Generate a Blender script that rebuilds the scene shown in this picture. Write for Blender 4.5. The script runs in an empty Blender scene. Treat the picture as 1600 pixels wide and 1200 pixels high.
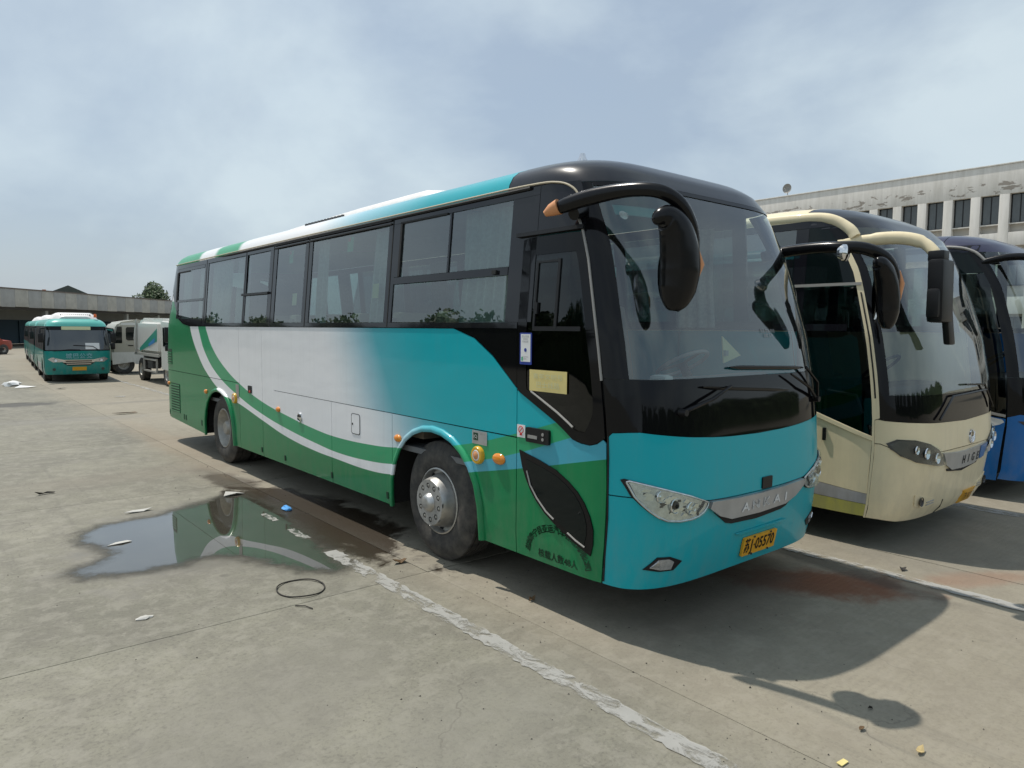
import bpy, bmesh, math, random
from mathutils import Vector, Matrix
random.seed(7)
R = math.radians
scene = bpy.context.scene
COL = scene.collection

# ------------------------------------------------------------------ camera
F_PX, YAW, PITCH, ROLL = 1108.44, R(39.943), R(4.422), R(.478)
CAM = Vector((-3.389, -2.442, 2.03))
fw = Vector((math.sin(YAW)*math.cos(PITCH), math.cos(YAW)*math.cos(PITCH), -math.sin(PITCH)))
rt0 = Vector((math.cos(YAW), -math.sin(YAW), 0)); up0 = rt0.cross(fw)
rt = rt0*math.cos(ROLL) + up0*math.sin(ROLL); up = up0*math.cos(ROLL) - rt0*math.sin(ROLL)
cd = bpy.data.cameras.new('camera'); cam = bpy.data.objects.new('camera', cd); COL.objects.link(cam)
m3 = Matrix((rt, up, -fw)).transposed()
cam.matrix_world = Matrix.Translation(CAM) @ m3.to_4x4()
cd.sensor_width = 36; cd.lens = F_PX/1600*36; cd.clip_end = 5000; cd.clip_start = .05
scene.camera = cam

# ------------------------------------------------------------------ sky and sun
TO_SUN = Vector((-.12, .47, 1)).normalized()
EL = math.asin(TO_SUN.z); AZ = math.atan2(TO_SUN.x, TO_SUN.y)
w = bpy.data.worlds.new('World'); scene.world = w; w.use_nodes = True
nt = w.node_tree; nt.nodes.clear()
def wn(t, **k):
    n = nt.nodes.new(t)
    for a, b in k.items(): setattr(n, a, b)
    return n
sky = wn('ShaderNodeTexSky', sky_type='NISHITA', sun_disc=False, sun_elevation=EL, sun_rotation=AZ)
sky.air_density = 1.3; sky.dust_density = 1.5; sky.ozone_density = 1.5
bg = wn('ShaderNodeBackground'); bg.inputs['Strength'].default_value = .09
bgc = wn('ShaderNodeBackground'); bgc.inputs['Strength'].default_value = 1.0
tc = wn('ShaderNodeTexCoord')
mp = wn('ShaderNodeMapping'); mp.inputs['Scale'].default_value = (1.0, 1.0, 1.7)
nz = wn('ShaderNodeTexNoise'); nz.inputs['Scale'].default_value = 2.1; nz.inputs['Detail'].default_value = 7; nz.inputs['Roughness'].default_value = .52; nz.inputs['Distortion'].default_value = .35
cr = wn('ShaderNodeValToRGB'); cr.color_ramp.elements[0].position = .34; cr.color_ramp.elements[1].position = .72
cr.color_ramp.elements[0].color = (.72,.72,.72,1); cr.color_ramp.elements[1].color = (.96,.96,.96,1)
nz2 = wn('ShaderNodeTexNoise'); nz2.inputs['Scale'].default_value = 2.0; nz2.inputs['Detail'].default_value = 8; nz2.inputs['Roughness'].default_value = .54; nz2.inputs['Distortion'].default_value = .25
cc = wn('ShaderNodeValToRGB'); cc.color_ramp.elements[0].color = (.345,.42,.51,1); cc.color_ramp.elements[1].color = (.525,.61,.66,1)
cc.color_ramp.elements[0].position = .40; cc.color_ramp.elements[1].position = .60
ms = wn('ShaderNodeMixShader'); wo = wn('ShaderNodeOutputWorld')
L = nt.links.new
L(tc.outputs['Generated'], mp.inputs['Vector']); L(mp.outputs[0], nz.inputs['Vector']); L(mp.outputs[0], nz2.inputs['Vector'])
L(nz.outputs['Fac'], cr.inputs['Fac']); L(nz2.outputs['Fac'], cc.inputs['Fac'])
L(sky.outputs[0], bg.inputs['Color']); L(cc.outputs[0], bgc.inputs['Color'])
L(cr.outputs['Color'], ms.inputs['Fac']); L(bg.outputs[0], ms.inputs[1]); L(bgc.outputs[0], ms.inputs[2]); L(ms.outputs[0], wo.inputs['Surface'])
sd = bpy.data.lights.new('sun', 'SUN'); sun = bpy.data.objects.new('sun', sd); COL.objects.link(sun)
sd.energy = 3.2; sd.angle = R(.6); sd.color = (1, .945, .86)
sun.rotation_euler = TO_SUN.to_track_quat('Z', 'Y').to_euler(); sun.location = (0, 0, 30)
vs = scene.view_settings
vs.view_transform = 'Standard'; vs.look = 'None'; vs.exposure = .32; vs.gamma = 1; vs.use_curve_mapping = False
scene.render.engine = 'CYCLES'
scene.cycles.max_bounces = 10; scene.cycles.transparent_max_bounces = 16; scene.cycles.glossy_bounces = 5
scene.cycles.use_denoising = True

# ------------------------------------------------------------------ materials
MATS = {}
class NT:
    """tiny helper round a material's node tree"""
    def __init__(s, name):
        s.m = bpy.data.materials.new(name); s.m.use_nodes = True; s.t = s.m.node_tree
        s.b = s.t.nodes['Principled BSDF']; s.out = s.t.nodes['Material Output']; MATS[name] = s.m
    def n(s, t, **k):
        x = s.t.nodes.new(t)
        for a, b in k.items(): setattr(x, a, b)
        return x
    def l(s, a, b): s.t.links.new(a, b)
    def inp(s, k, v): s.b.inputs[k].default_value = v
    def pos(s): return s.n('ShaderNodeNewGeometry').outputs['Position']
    def obj(s): return s.n('ShaderNodeTexCoord').outputs['Object']
    def sep(s, v):
        x = s.n('ShaderNodeSeparateXYZ'); s.l(v, x.inputs[0]); return x.outputs
    def math(s, op, a, b=None, c=None, clamp=False):
        x = s.n('ShaderNodeMath', operation=op); x.use_clamp = clamp
        for i, v in enumerate((a, b, c)):
            if v is None: continue
            if isinstance(v, (int, float)): x.inputs[i].default_value = v
            else: s.l(v, x.inputs[i])
        return x.outputs[0]
    def noise(s, v, sc, det=4, rough=.55, dist=0, dim='3D'):
        x = s.n('ShaderNodeTexNoise'); s.l(v, x.inputs['Vector'])
        x.inputs['Scale'].default_value = sc; x.inputs['Detail'].default_value = det
        x.inputs['Roughness'].default_value = rough; x.inputs['Distortion'].default_value = dist
        return x.outputs['Fac']
    def mapped(s, v, sc=(1,1,1), loc=(0,0,0)):
        x = s.n('ShaderNodeMapping'); s.l(v, x.inputs[0]); x.inputs['Scale'].default_value = sc; x.inputs['Location'].default_value = loc
        return x.outputs[0]
    def ramp(s, f, stops, interp='LINEAR'):
        x = s.n('ShaderNodeValToRGB'); s.l(f, x.inputs[0]); e = x.color_ramp.elements; x.color_ramp.interpolation = interp
        while len(e) < len(stops): e.new(.5)
        for i, (p, c) in enumerate(stops):
            e[i].position = p
        for i, (p, c) in enumerate(stops):
            e[i].color = (c, c, c, 1) if isinstance(c, (int, float)) else (*c, 1)
        return x.outputs['Color']
    def smooth(s, v, a, b):
        x = s.n('ShaderNodeMapRange', interpolation_type='SMOOTHSTEP'); s.l(v, x.inputs[0])
        x.inputs[1].default_value = a; x.inputs[2].default_value = b
        return x.outputs[0]
    def mix(s, f, a, b, mode='MIX'):
        x = s.n('ShaderNodeMix', data_type='RGBA', blend_type=mode)
        for i, v in ((0, f), (6, a), (7, b)):
            if isinstance(v, (int, float)): x.inputs[i].default_value = v
            elif isinstance(v, tuple): x.inputs[i].default_value = (*v, 1)
            else: s.l(v, x.inputs[i])
        return x.outputs[2]
    def bump(s, h, st=.2, d=.01):
        x = s.n('ShaderNodeBump'); s.l(h, x.inputs['Height']); x.inputs['Strength'].default_value = st; x.inputs['Distance'].default_value = d
        s.l(x.outputs[0], s.b.inputs['Normal'])
    def col(s, v):
        if isinstance(v, tuple): s.inp('Base Color', (*v, 1))
        else: s.l(v, s.b.inputs['Base Color'])

def simple(name, c, rough=.5, metal=0, coat=0, ior=1.5, var=0, vs_=6, dust=0, bump=0):
    s = NT(name); s.inp('Roughness', rough); s.inp('Metallic', metal); s.inp('Coat Weight', coat); s.inp('Coat Roughness', .04); s.inp('IOR', ior)
    v = s.obj(); colr = c
    if var:
        f = s.noise(v, vs_, 5, .6)
        colr = s.mix(s.ramp(f, [(.3, 0), (.7, 1)]), tuple(x*(1-var) for x in c), tuple(min(1, x*(1+var)) for x in c))
    if dust:
        f = s.noise(v, 9, 6, .65); z = s.sep(v)[2]
        g = s.math('MULTIPLY', s.ramp(f, [(.35, 0), (.75, 1)]), dust)
        colr = s.mix(g, colr, (.30, .27, .22))
        s.l(s.math('ADD', s.math('MULTIPLY', g, .5), rough, clamp=True), s.b.inputs['Roughness'])
    if bump: s.bump(s.noise(v, 60, 4), bump, .004)
    s.col(colr); return s.m

def paint(name, colfn, dirt=.25, rough=.32, wav=.02):
    """car paint: colour, clear coat, grime that gathers low down, slightly wavy sheet metal"""
    s = NT(name); v = s.obj(); xyz = s.sep(v)
    c = colfn(s, v, xyz)
    f = s.noise(s.mapped(v, (3, 3, 1.2)), 3.0, 6, .65)
    low = s.smooth(xyz[2], 1.1, .3)
    g = s.math('MULTIPLY', s.ramp(f, [(.38, 0), (.72, 1)]), s.math('MULTIPLY_ADD', low, dirt, dirt*.12))
    c = s.mix(g, c, (.26, .235, .19))
    stk = s.ramp(s.noise(s.mapped(v, (9, 9, .35)), 2.2, 5, .6), [(.52, 0), (.72, 1)])      # rain streaks
    c = s.mix(s.math('MULTIPLY', stk, dirt*.3), c, (.20, .18, .15))
    s.col(c); s.inp('Coat Weight', .35); s.inp('Coat Roughness', .05); s.inp('IOR', 1.35); s.inp('Specular IOR Level', .3)
    s.l(s.math('MULTIPLY_ADD', g, .6, rough, clamp=True), s.b.inputs['Roughness'])
    s.bump(s.noise(s.mapped(v, (1, .8, 2.0)), 1.7, 2), wav, .12)
    return s.m

TEAL = (.006, .385, .445); WHITE = (.85, .85, .86); GREEN = (.004, .205, .070); LGREEN = (.028, .33, .145)
def livery(s, v, xyz):
    def curve(pts):
        fc = s.n('ShaderNodeFloatCurve'); cv = fc.mapping.curves[0]
        P = sorted((y/12., min(z, 2.4)/2.4) for y, z in pts)
        cv.points[0].location = P[0]; cv.points[1].location = P[-1]
        for p in P[1:-1]: cv.points.new(*p)
        fc.mapping.update(); s.l(s.math('DIVIDE', xyz[1], 12.), fc.inputs['Value'])
        return s.math('MULTIPLY', fc.outputs[0], 2.4)
    c1 = curve([(0,1.72),(.66,1.53),(1.23,1.35),(1.57,1.25),(2.25,1.08),(3.35,.91),(3.76,.88),(4.62,.865),(5.01,.885),(5.81,.96),(6.61,1.06),(7.45,1.24),(8.0,1.41),(8.58,1.69),(8.9,1.99),(9.2,2.39),(12,2.4)])
    c2 = curve([(0,1.62),(.66,1.40),(1.11,1.25),(1.57,1.10),(2.08,.97),(3.36,.75),(3.76,.715),(4.49,.70),(5.01,.73),(5.82,.80),(6.62,.90),(7.47,1.06),(8.35,1.30),(8.96,1.62),(9.28,1.99),(9.55,2.39),(12,2.4)])
    c3 = curve([(0,1.33),(.66,1.19),(1.57,.985),(2.4,.82),(3.36,.65),(3.76,.62),(4.63,.63),(5.01,.64),(5.82,.70),(6.62,.82),(7.47,.96),(8.03,1.03),(8.8,1.27),(9.41,1.65),(9.73,2.0),(9.95,2.39),(12,2.4)])
    def above(c): return s.math('MULTIPLY_ADD', s.math('SUBTRACT', xyz[2], c), 250., .5, clamp=True)
    g = s.math('SUBTRACT', s.math('MULTIPLY_ADD', xyz[1], -1.0, 4.75), s.math('MULTIPLY_ADD', xyz[2], -.55, 1.1))
    low = s.math('MULTIPLY_ADD', s.math('SUBTRACT', 1.23, xyz[2]), 250., .5, clamp=True)
    g = s.math('SUBTRACT', g, s.math('MULTIPLY', low, .45))
    f = s.smooth(g, -.25, 2.0)
    base = s.ramp(f, [(0, WHITE), (.38, (.33,.54,.62)), (.62, (.085,.40,.47)), (1, TEAL)])
    st = s.ramp(f, [(0, WHITE), (.45, (.38,.58,.68)), (1, (.06,.36,.47))])
    c = s.mix(above(c3), GREEN, st); c = s.mix(above(c2), c, LGREEN); c = s.mix(above(c1), c, base)
    return c
def roof_livery(s, v, xyz):
    y = s.math('DIVIDE', xyz[1], 12.)
    e = lambda a: a/12.
    return s.ramp(y, [(0, TEAL), (e(2.9), (.03,.36,.42)), (e(4.2), (.30,.55,.64)), (e(5.2), WHITE), (e(7.6), WHITE), (e(7.72), LGREEN), (e(8.6), LGREEN), (e(8.75), WHITE), (e(9.4), WHITE), (e(9.5), LGREEN), (1, LGREEN)])
paint('paint_livery', livery, .17, .32, .05)
paint('paint_roof', roof_livery, .12)
paint('paint_teal', lambda s, v, x: TEAL, .18, .32, .035)
paint('paint_cap', lambda s, v, x: (.018,.020,.026), .1, .28)
paint('paint_white', lambda s, v, x: (.72,.72,.70), .2)
paint('paint_cream', lambda s, v, x: s.mix(s.ramp(s.noise(v, 2.6, 5), [(.3,0),(.75,1)]), (.82,.71,.48), (.76,.65,.43)), .24, .38, .03)
paint('paint_yellow', lambda s, v, x: (.50,.47,.12), .5)
paint('paint_lilac', lambda s, v, x: (.42,.41,.42), .5)
paint('paint_blue', lambda s, v, x: (.012,.14,.42), .2)
paint('paint_navy', lambda s, v, x: (.035,.037,.07), .15)
paint('paint_minibus', lambda s, v, x: (.012,.26,.235), .3)
paint('paint_minibus_light', lambda s, v, x: (.10,.42,.37), .2)
paint('paint_truck', lambda s, v, x: (.66,.66,.62), .3)
paint('paint_truck_beige', lambda s, v, x: (.42,.40,.33), .3)
paint('paint_red', lambda s, v, x: (.30,.045,.025), .4)
simple('black_gloss', (.005,.005,.006), .05, ior=1.33)
simple('frame_glass', (.009,.009,.012), .05, ior=1.45)
simple('dark_pane', (.004,.008,.008), .03, ior=1.33)
simple('office_pane', (.075,.085,.09), .08, ior=1.6, var=.3, vs_=.6)
simple('screen_pane', (.03,.038,.042), .05, ior=1.9)
simple('black_plastic', (.009,.009,.010), .42, var=.2, ior=1.4)
simple('black_satin', (.005,.005,.006), .22, ior=1.36)
simple('rubber', (.022,.022,.023), .72, var=.25, vs_=12, dust=.30, bump=.25)
simple('underbody', (.010,.010,.010), .85)
simple('seam_black', (.008,.008,.008), .7)
simple('alloy', (.50,.50,.49), .36, metal=.85, var=.18, vs_=14, dust=.35)
simple('dirty_steel', (.42,.41,.38), .48, metal=.6, var=.25, vs_=11, dust=.4)
simple('chrome', (.75,.75,.76), .09, metal=1)
simple('silver_trim', (.44,.45,.46), .34, metal=.55, var=.1)
simple('pale_trim', (.50,.44,.32), .35)
simple('grey_trim', (.30,.29,.27), .45)
simple('reflector', (.62,.62,.63), .25, metal=.75, var=.2, vs_=30)
simple('lamp_dark', (.06,.06,.06), .2, metal=.3)
simple('amber', (.72,.24,.015), .18, coat=.6)
simple('orange_paint', (.60,.27,.12), .5, var=.12)
simple('yellow_plastic', (.70,.40,.03), .3)
simple('red_plastic', (.55,.03,.02), .35)
simple('plate_yellow', (.72,.36,.02), .45, var=.1, vs_=20)
simple('ink', (.010,.010,.010), .6)
simple('ink_green', (.008,.045,.02), .6)
simple('ink_grey', (.30,.31,.32), .5)
simple('ink_blue', (.02,.05,.30), .5)
simple('pale_blue_ink', (.20,.45,.50), .5)
simple('paper_white', (.75,.75,.74), .7)
simple('paper_yellow', (.66,.55,.22), .7, var=.08)
simple('paper_pale', (.60,.60,.36), .7)
simple('green_sticker', (.05,.42,.22), .6)
simple('red_ink', (.62,.04,.04), .6)
simple('curtain', (.42,.44,.42), .9, var=.15, vs_=30)
simple('seat_fabric', (.20,.17,.13), .85, var=.2, vs_=30)
simple('seat_cover', (.50,.42,.30), .85)
simple('interior_grey', (.16,.165,.17), .7, var=.1)
simple('interior_pale', (.33,.34,.35), .6)
simple('teal_plastic', (.03,.25,.24), .4)
simple('ac_white', (.74,.73,.72), .45, var=.06, dust=.15)
simple('pale_scrap', (.46,.45,.42), .8)
simple('brown_leaf', (.12,.07,.03), .8); simple('tan_leaf', (.50,.38,.18), .8); simple('dark_scrap', (.03,.026,.022), .8)
simple('blue_bag', (.10,.35,.75), .35); simple('orange_beacon', (.80,.15,.03), .3)
simple('truck_chassis', (.05,.05,.05), .7); simple('metal_frame', (.40,.39,.36), .5, metal=.3)
simple('stripe_green', (.03,.26,.19), .4); simple('stripe_blue', (.05,.22,.48), .4)
simple('grey_roof', (.075,.085,.075), .9, var=.2); simple('orange_column', (.50,.13,.05), .7, var=.2)
simple('fascia_pale', (.42,.405,.36), .85, var=.15, vs_=1.2); simple('fascia_grey', (.35,.35,.335), .85, var=.12, vs_=1.2)
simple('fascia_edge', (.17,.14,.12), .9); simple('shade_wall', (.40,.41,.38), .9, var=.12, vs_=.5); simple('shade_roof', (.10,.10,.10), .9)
simple('blue_shutter', (.05,.09,.12), .7)
simple('bark', (.10,.075,.05), .9, var=.3)

def glass(name, tint, refl=.08, rough=0., film=0.):
    s = NT(name); t = s.t; t.nodes.remove(s.b)
    tr = s.n('ShaderNodeBsdfTransparent'); tr.inputs[0].default_value = (*tint, 1)
    gl = s.n('ShaderNodeBsdfGlossy'); gl.inputs['Roughness'].default_value = rough; gl.inputs['Color'].default_value = (.97, .99, 1, 1)
    lw = s.n('ShaderNodeLayerWeight'); lw.inputs[0].default_value = .5
    p = s.math('POWER', lw.outputs['Facing'], 4.2)
    f = s.math('MULTIPLY_ADD', p, 1-refl, refl, clamp=True)
    mx = s.n('ShaderNodeMixShader'); s.l(f, mx.inputs[0]); s.l(tr.outputs[0], mx.inputs[1]); s.l(gl.outputs[0], mx.inputs[2])
    last = mx.outputs[0]
    if film:      # road dust on the pane
        df = s.n('ShaderNodeBsdfDiffuse'); df.inputs[0].default_value = (.42, .50, .48, 1)
        m2 = s.n('ShaderNodeMixShader'); v = s.obj()
        s.l(s.math('MULTIPLY', s.ramp(s.noise(s.mapped(v, (1, 1, .5)), 2.2, 6, .6), [(.3, .45), (.75, 1.)]), film), m2.inputs[0])
        s.l(last, m2.inputs[1]); s.l(df.outputs[0], m2.inputs[2]); last = m2.outputs[0]
    s.l(last, s.out.inputs[0])
    return s.m
glass('glass_clear', (.88, .95, .93), .06)
glass('glass_screen', (.60, .70, .68), .12, film=.014)
glass('glass_window', (.38, .50, .48), .145, film=.012)
glass('glass_dark', (.07, .08, .085), .045)

def leaf_mat(name, a, b):
    s = NT(name); oi = s.n('ShaderNodeNewGeometry')
    s.col(s.mix(oi.outputs['Random Per Island'], a, b)); s.inp('Roughness', .65)
    return s.m
leaf_mat('foliage', (.022, .050, .016), (.075, .115, .035))

def concrete():
    s = NT('concrete'); v = s.pos(); xyz = s.sep(v)
    oi = s.n('ShaderNodeObjectInfo')
    big = s.noise(v, .45, 6, .6, .4); mid = s.noise(v, 2.3, 8, .68); fine = s.noise(v, 38, 6, .7); spk = s.noise(v, 11, 5, .75)
    c = s.mix(s.ramp(big, [(.34, 0), (.64, 1)]), (.176, .168, .138), (.268, .254, .208))
    c = s.mix(s.math('MULTIPLY', s.ramp(mid, [(.42, 0), (.66, 1)]), .75), c, (.165, .153, .131))
    c = s.mix(s.math('MULTIPLY', s.ramp(spk, [(.57, 0), (.68, 1)]), .5), c, (.31, .29, .25))
    c = s.mix(s.math('MULTIPLY', s.ramp(fine, [(.34, 1), (.50, 0)]), .75), c, (.125, .115, .10))
    c = s.mix(s.math('MULTIPLY', oi.outputs['Random'], .10), c, (.175, .16, .138))
    mot = s.noise(s.mapped(v, (1, 1, 1), (3, 7, 0)), 5.5, 7, .72, .3)
    c = s.mix(s.math('MULTIPLY', s.ramp(mot, [(.48, 0), (.60, 1)]), .5), c, (.30, .282, .245))
    c = s.mix(s.math('MULTIPLY', s.ramp(s.noise(s.mapped(v, (1, 1, 1), (9, 1, 0)), 17, 6, .75), [(.56, 0), (.66, 1)]), .35), c, (.115, .106, .092))
    # warm dust near the bays
    dust = s.math('MULTIPLY', s.smooth(s.math('ADD', xyz[0], s.math('MULTIPLY', big, .9)), -.5, .6), .45)
    c = s.mix(dust, c, (.325, .275, .214))
    warp = s.math('MULTIPLY_ADD', s.noise(v, 2.4, 6, .65, .5), 1.7, -.85)
    warp2 = s.math('MULTIPLY_ADD', s.noise(v, 7.0, 6, .7, .3), .9, -.45)
    rough = .82
    gloss = None
    def blob(cx, cy, rx, ry, ang, soft=.35, wsc=1.0):
        ca, sa = math.cos(ang), math.sin(ang)
        dx = s.math('SUBTRACT', xyz[0], cx); dy = s.math('SUBTRACT', xyz[1], cy)
        u = s.math('DIVIDE', s.math('ADD', s.math('MULTIPLY', dx, ca), s.math('MULTIPLY', dy, sa)), rx)
        q = s.math('DIVIDE', s.math('SUBTRACT', s.math('MULTIPLY', dy, ca), s.math('MULTIPLY', dx, sa)), ry)
        r = s.math('SQRT', s.math('ADD', s.math('MULTIPLY', u, u), s.math('MULTIPLY', q, q)))
        r = s.math('ADD', r, s.math('ADD', s.math('MULTIPLY', warp, wsc), s.math('MULTIPLY', warp2, wsc*.6)))
        return s.smooth(r, 1+soft, 1-soft)
    stains = [ # x, y, rx, ry, angle, colour, amount, softness
        (-1.3, 4.75, 1.35, 1.0, .9, (.150,.135,.112), .75, .35),      # damp rim round the puddle
        (-.22, 4.75, .56, 1.85, .04, (.034,.024,.015), .97, .16),       # wet brown oil between puddle and bus
        (-.30, 7.0, .22, .9, .1, (.055,.040,.028), .75, .35),
        (2.15, .25, .75, .32, -.9, (.170,.055,.022), .9, .45),        # rust under the nose
        (3.3, -.55, .55, .14, -.5, (.30,.14,.08), .45, .6),
        (1.3, .6, 1.1, .5, .3, (.10,.09,.075), .55, .6),
        (2.62, .35, .12, .9, -.15, (.05,.045,.04), .6, .5),
        (-1.9, 19.4, 1.3, .55, .1, (.06,.058,.055), .85, .35),        # dark patch by the minibuses
        (-2.6, 18.2, .6, .25, 0, (.05,.045,.04), .8, .4),
        (-1.2, 15.4, 1.6, .5, -.1, (.20,.19,.175), .5, .5),
        (1.4, 18.6, 1.6, .25, .1, (.17,.155,.135), .55, .5),
        (-2.0, 1.2, .9, .5, .6, (.20,.188,.165), .5, .6),
        (-1.2, .35, .7, .4, .2, (.21,.20,.175), .5, .6),
        (-1.1, 8.2, 1.6, .4, .1, (.21,.185,.155), .45, .6),
        (-.1, 11., .3, 3., 0, (.27,.21,.15), .4, .6),
        (3.9, .2, .8, .9, 0, (.12,.11,.10), .4, .6),
    ]
    wet = None
    for i, (x, y, rx, ry, a, colr, am, so) in enumerate(stains):
        f = s.math('MULTIPLY', blob(x, y, rx, ry, a, so), am)
        c = s.mix(f, c, colr)
        if i < 3: wet = f if wet is None else s.math('MAXIMUM', wet, f)
    tyre = s.math('MULTIPLY', s.ramp(s.noise(s.mapped(v, (5.5, .22, 1)), 1.2, 5, .65), [(.58, 0), (.72, 1)]), .28)
    c = s.mix(tyre, c, (.115, .108, .095))
    vd = s.n('ShaderNodeTexVoronoi'); vd.inputs['Scale'].default_value = 2.2; s.l(v, vd.inputs['Vector'])
    drip = s.math('MULTIPLY', s.ramp(vd.outputs['Distance'], [(.05, 1), (.11, 0)]), s.ramp(s.noise(v, .8, 3), [(.52, 0), (.6, .6)]))
    c = s.mix(drip, c, (.085, .078, .068))
    # hairline cracks
    vo = s.n('ShaderNodeTexVoronoi', feature='DISTANCE_TO_EDGE'); vo.inputs['Scale'].default_value = .34
    wv = s.n('ShaderNodeVectorMath', operation='ADD'); s.l(v, wv.inputs[0])
    nn = s.n('ShaderNodeTexNoise'); nn.inputs['Scale'].default_value = 2.5; nn.inputs['Detail'].default_value = 6; s.l(v, nn.inputs['Vector'])
    sc = s.n('ShaderNodeVectorMath', operation='SCALE'); s.l(nn.outputs['Color'], sc.inputs[0]); sc.inputs[3].default_value = .7; s.l(sc.outputs[0], wv.inputs[1])
    s.l(wv.outputs[0], vo.inputs['Vector'])
    crk = s.math('MULTIPLY', s.ramp(vo.outputs['Distance'], [(0, 1), (.004, 0)]), s.ramp(s.noise(v, .6, 3), [(.54, 0), (.66, .5)]))
    c = s.mix(crk, c, (.07, .06, .05))
    c = s.mix(1., c, (.87, .875, .83), 'MULTIPLY')
    s.col(c)
    s.l(s.math('MULTIPLY_ADD', wet, -.50, rough), s.b.inputs['Roughness'])
    # broom grooves across the bays + grit
    wave = s.math('SINE', s.math('MULTIPLY', s.math('ADD', xyz[1], s.math('MULTIPLY', mid, .03)), 120.))
    groove = s.math('MULTIPLY', wave, s.math('MULTIPLY', s.smooth(xyz[0], -.1, .5), s.smooth(s.noise(v, .7, 3), .40, .6)))
    h = s.math('ADD', s.math('MULTIPLY', groove, .16), s.math('ADD', s.math('MULTIPLY', fine, .9), s.math('MULTIPLY', mid, 1.6)))
    s.bump(h, .55, .006)
concrete()
def water():
    s = NT('puddle_water'); v = s.pos()
    f = s.noise(v, 3.0, 5); c = s.mix(f, (.040, .037, .028), (.075, .070, .056))
    spots = s.ramp(s.noise(v, 16, 5, .7), [(.70, 0), (.74, .5)])
    s.col(s.mix(spots, c, (.30, .29, .26))); s.inp('IOR', 1.33); s.inp('Coat Weight', 1); s.inp('Coat Roughness', .0); s.inp('Coat IOR', 1.33)
    s.bump(s.noise(v, 1.5, 2), .012, .02)
    at = s.n('ShaderNodeAttribute', attribute_name='depth')
    d = s.math('ADD', at.outputs['Fac'], s.math('MULTIPLY', s.math('MULTIPLY_ADD', s.noise(v, 5, 7, .7), .9, -.45), s.smooth(at.outputs['Fac'], .02, .25)))
    s.l(s.smooth(d, .05, .85), s.b.inputs['Alpha'])
    wetf = s.smooth(d, .42, .72)
    s.l(s.math('MULTIPLY_ADD', wetf, -.488, .50), s.b.inputs['Roughness']); s.l(wetf, s.b.inputs['Coat Weight'])
water()
def road_paint():
    s = NT('line_paint'); v = s.pos(); xyz = s.sep(v)
    f = s.noise(s.mapped(v, (1.0, .55, 1)), 9, 8, .72, .6); g = s.noise(v, 1.3, 3)
    fine = s.noise(v, 60, 4, .7)
    a = s.ramp(s.math('ADD', s.math('ADD', f, s.math('MULTIPLY', g, .35)), s.math('MULTIPLY', fine, .10)), [(.69, 1), (.81, .04)])
    c = s.mix(s.noise(v, 14, 5), (.31, .305, .285), (.41, .405, .38)); s.col(c); s.inp('Roughness', .75)
    s.l(s.math('MULTIPLY', a, .80), s.b.inputs['Alpha'])
road_paint()
def plaster():
    s = NT('old_plaster'); v = s.obj(); xyz = s.sep(v)
    st = s.noise(s.mapped(v, (1, 1.4, .18)), 1.6, 6, .65)
    c = s.mix(s.ramp(st, [(.40, 0), (.78, 1)]), (.74, .715, .67), (.55, .525, .475))
    # flaking render in a band over the windows
    fl = s.noise(s.mapped(v, (1, .55, 1.5)), 1.35, 7, .68, .4)
    band = s.math('MULTIPLY', s.smooth(xyz[2], 11.6, 12.1), s.smooth(xyz[2], 13.3, 12.7))
    msk = s.ramp(s.math('MULTIPLY', fl, s.math('MULTIPLY_ADD', band, .35, .72)), [(.59, 0), (.60, .8)])
    c = s.mix(msk, c, (.25, .215, .18)); s.col(c); s.inp('Roughness', .9)
    s.bump(s.math('MULTIPLY', msk, -1.), .6, .03)
plaster()
simple('recess_wall', (.50,.475,.43), .9, var=.1, vs_=1.0)
M = MATS

# ------------------------------------------------------------------ mesh helpers
def link(o, parent=None):
    COL.objects.link(o)
    if parent is not None: o.parent = parent
    return o
def tag(o, label=None, cat=None, group=None, kind=None):
    if label: o['label'] = label
    if cat: o['category'] = cat
    if group: o['group'] = group
    if kind: o['kind'] = kind
    return o
def thing(name, loc, rz, label, cat, group=None):
    o = bpy.data.objects.new(name, None); o.empty_display_size = .3; link(o); o.location = loc; o.rotation_euler.z = rz
    return tag(o, label, cat, group)
def finish(bm, name, mat, parent=None, smooth=35, loc=None):
    bmesh.ops.remove_doubles(bm, verts=bm.verts, dist=1e-5)
    me = bpy.data.meshes.new(name); bm.to_mesh(me); bm.free()
    mats = mat if isinstance(mat, (list, tuple)) else [mat]
    for x in mats: me.materials.append(M[x] if isinstance(x, str) else x)
    if smooth is not None:
        me.shade_smooth(); me.set_sharp_from_angle(angle=R(smooth))
    o = bpy.data.objects.new(name, me); link(o, parent)
    if loc is not None: o.location = loc
    return o
def add_box(bm, x0, x1, y0, y1, z0, z1, bev=0, mi=0):
    vs_ = [bm.verts.new(p) for p in ((x0,y0,z0),(x1,y0,z0),(x1,y1,z0),(x0,y1,z0),(x0,y0,z1),(x1,y0,z1),(x1,y1,z1),(x0,y1,z1))]
    fs = [bm.faces.new([vs_[i] for i in q]) for q in ((0,3,2,1),(4,5,6,7),(0,1,5,4),(1,2,6,5),(2,3,7,6),(3,0,4,7))]
    for f in fs: f.material_index = mi
    if bev:
        es = {e for f in fs for e in f.edges}
        bmesh.ops.bevel(bm, geom=list(es), offset=bev, segments=2, profile=.6, affect='EDGES', clamp_overlap=True)
    return vs_
def box(name, b, mat, parent=None, bev=0):
    bm = bmesh.new(); add_box(bm, *b, bev=bev); return finish(bm, name, mat, parent)
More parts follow.
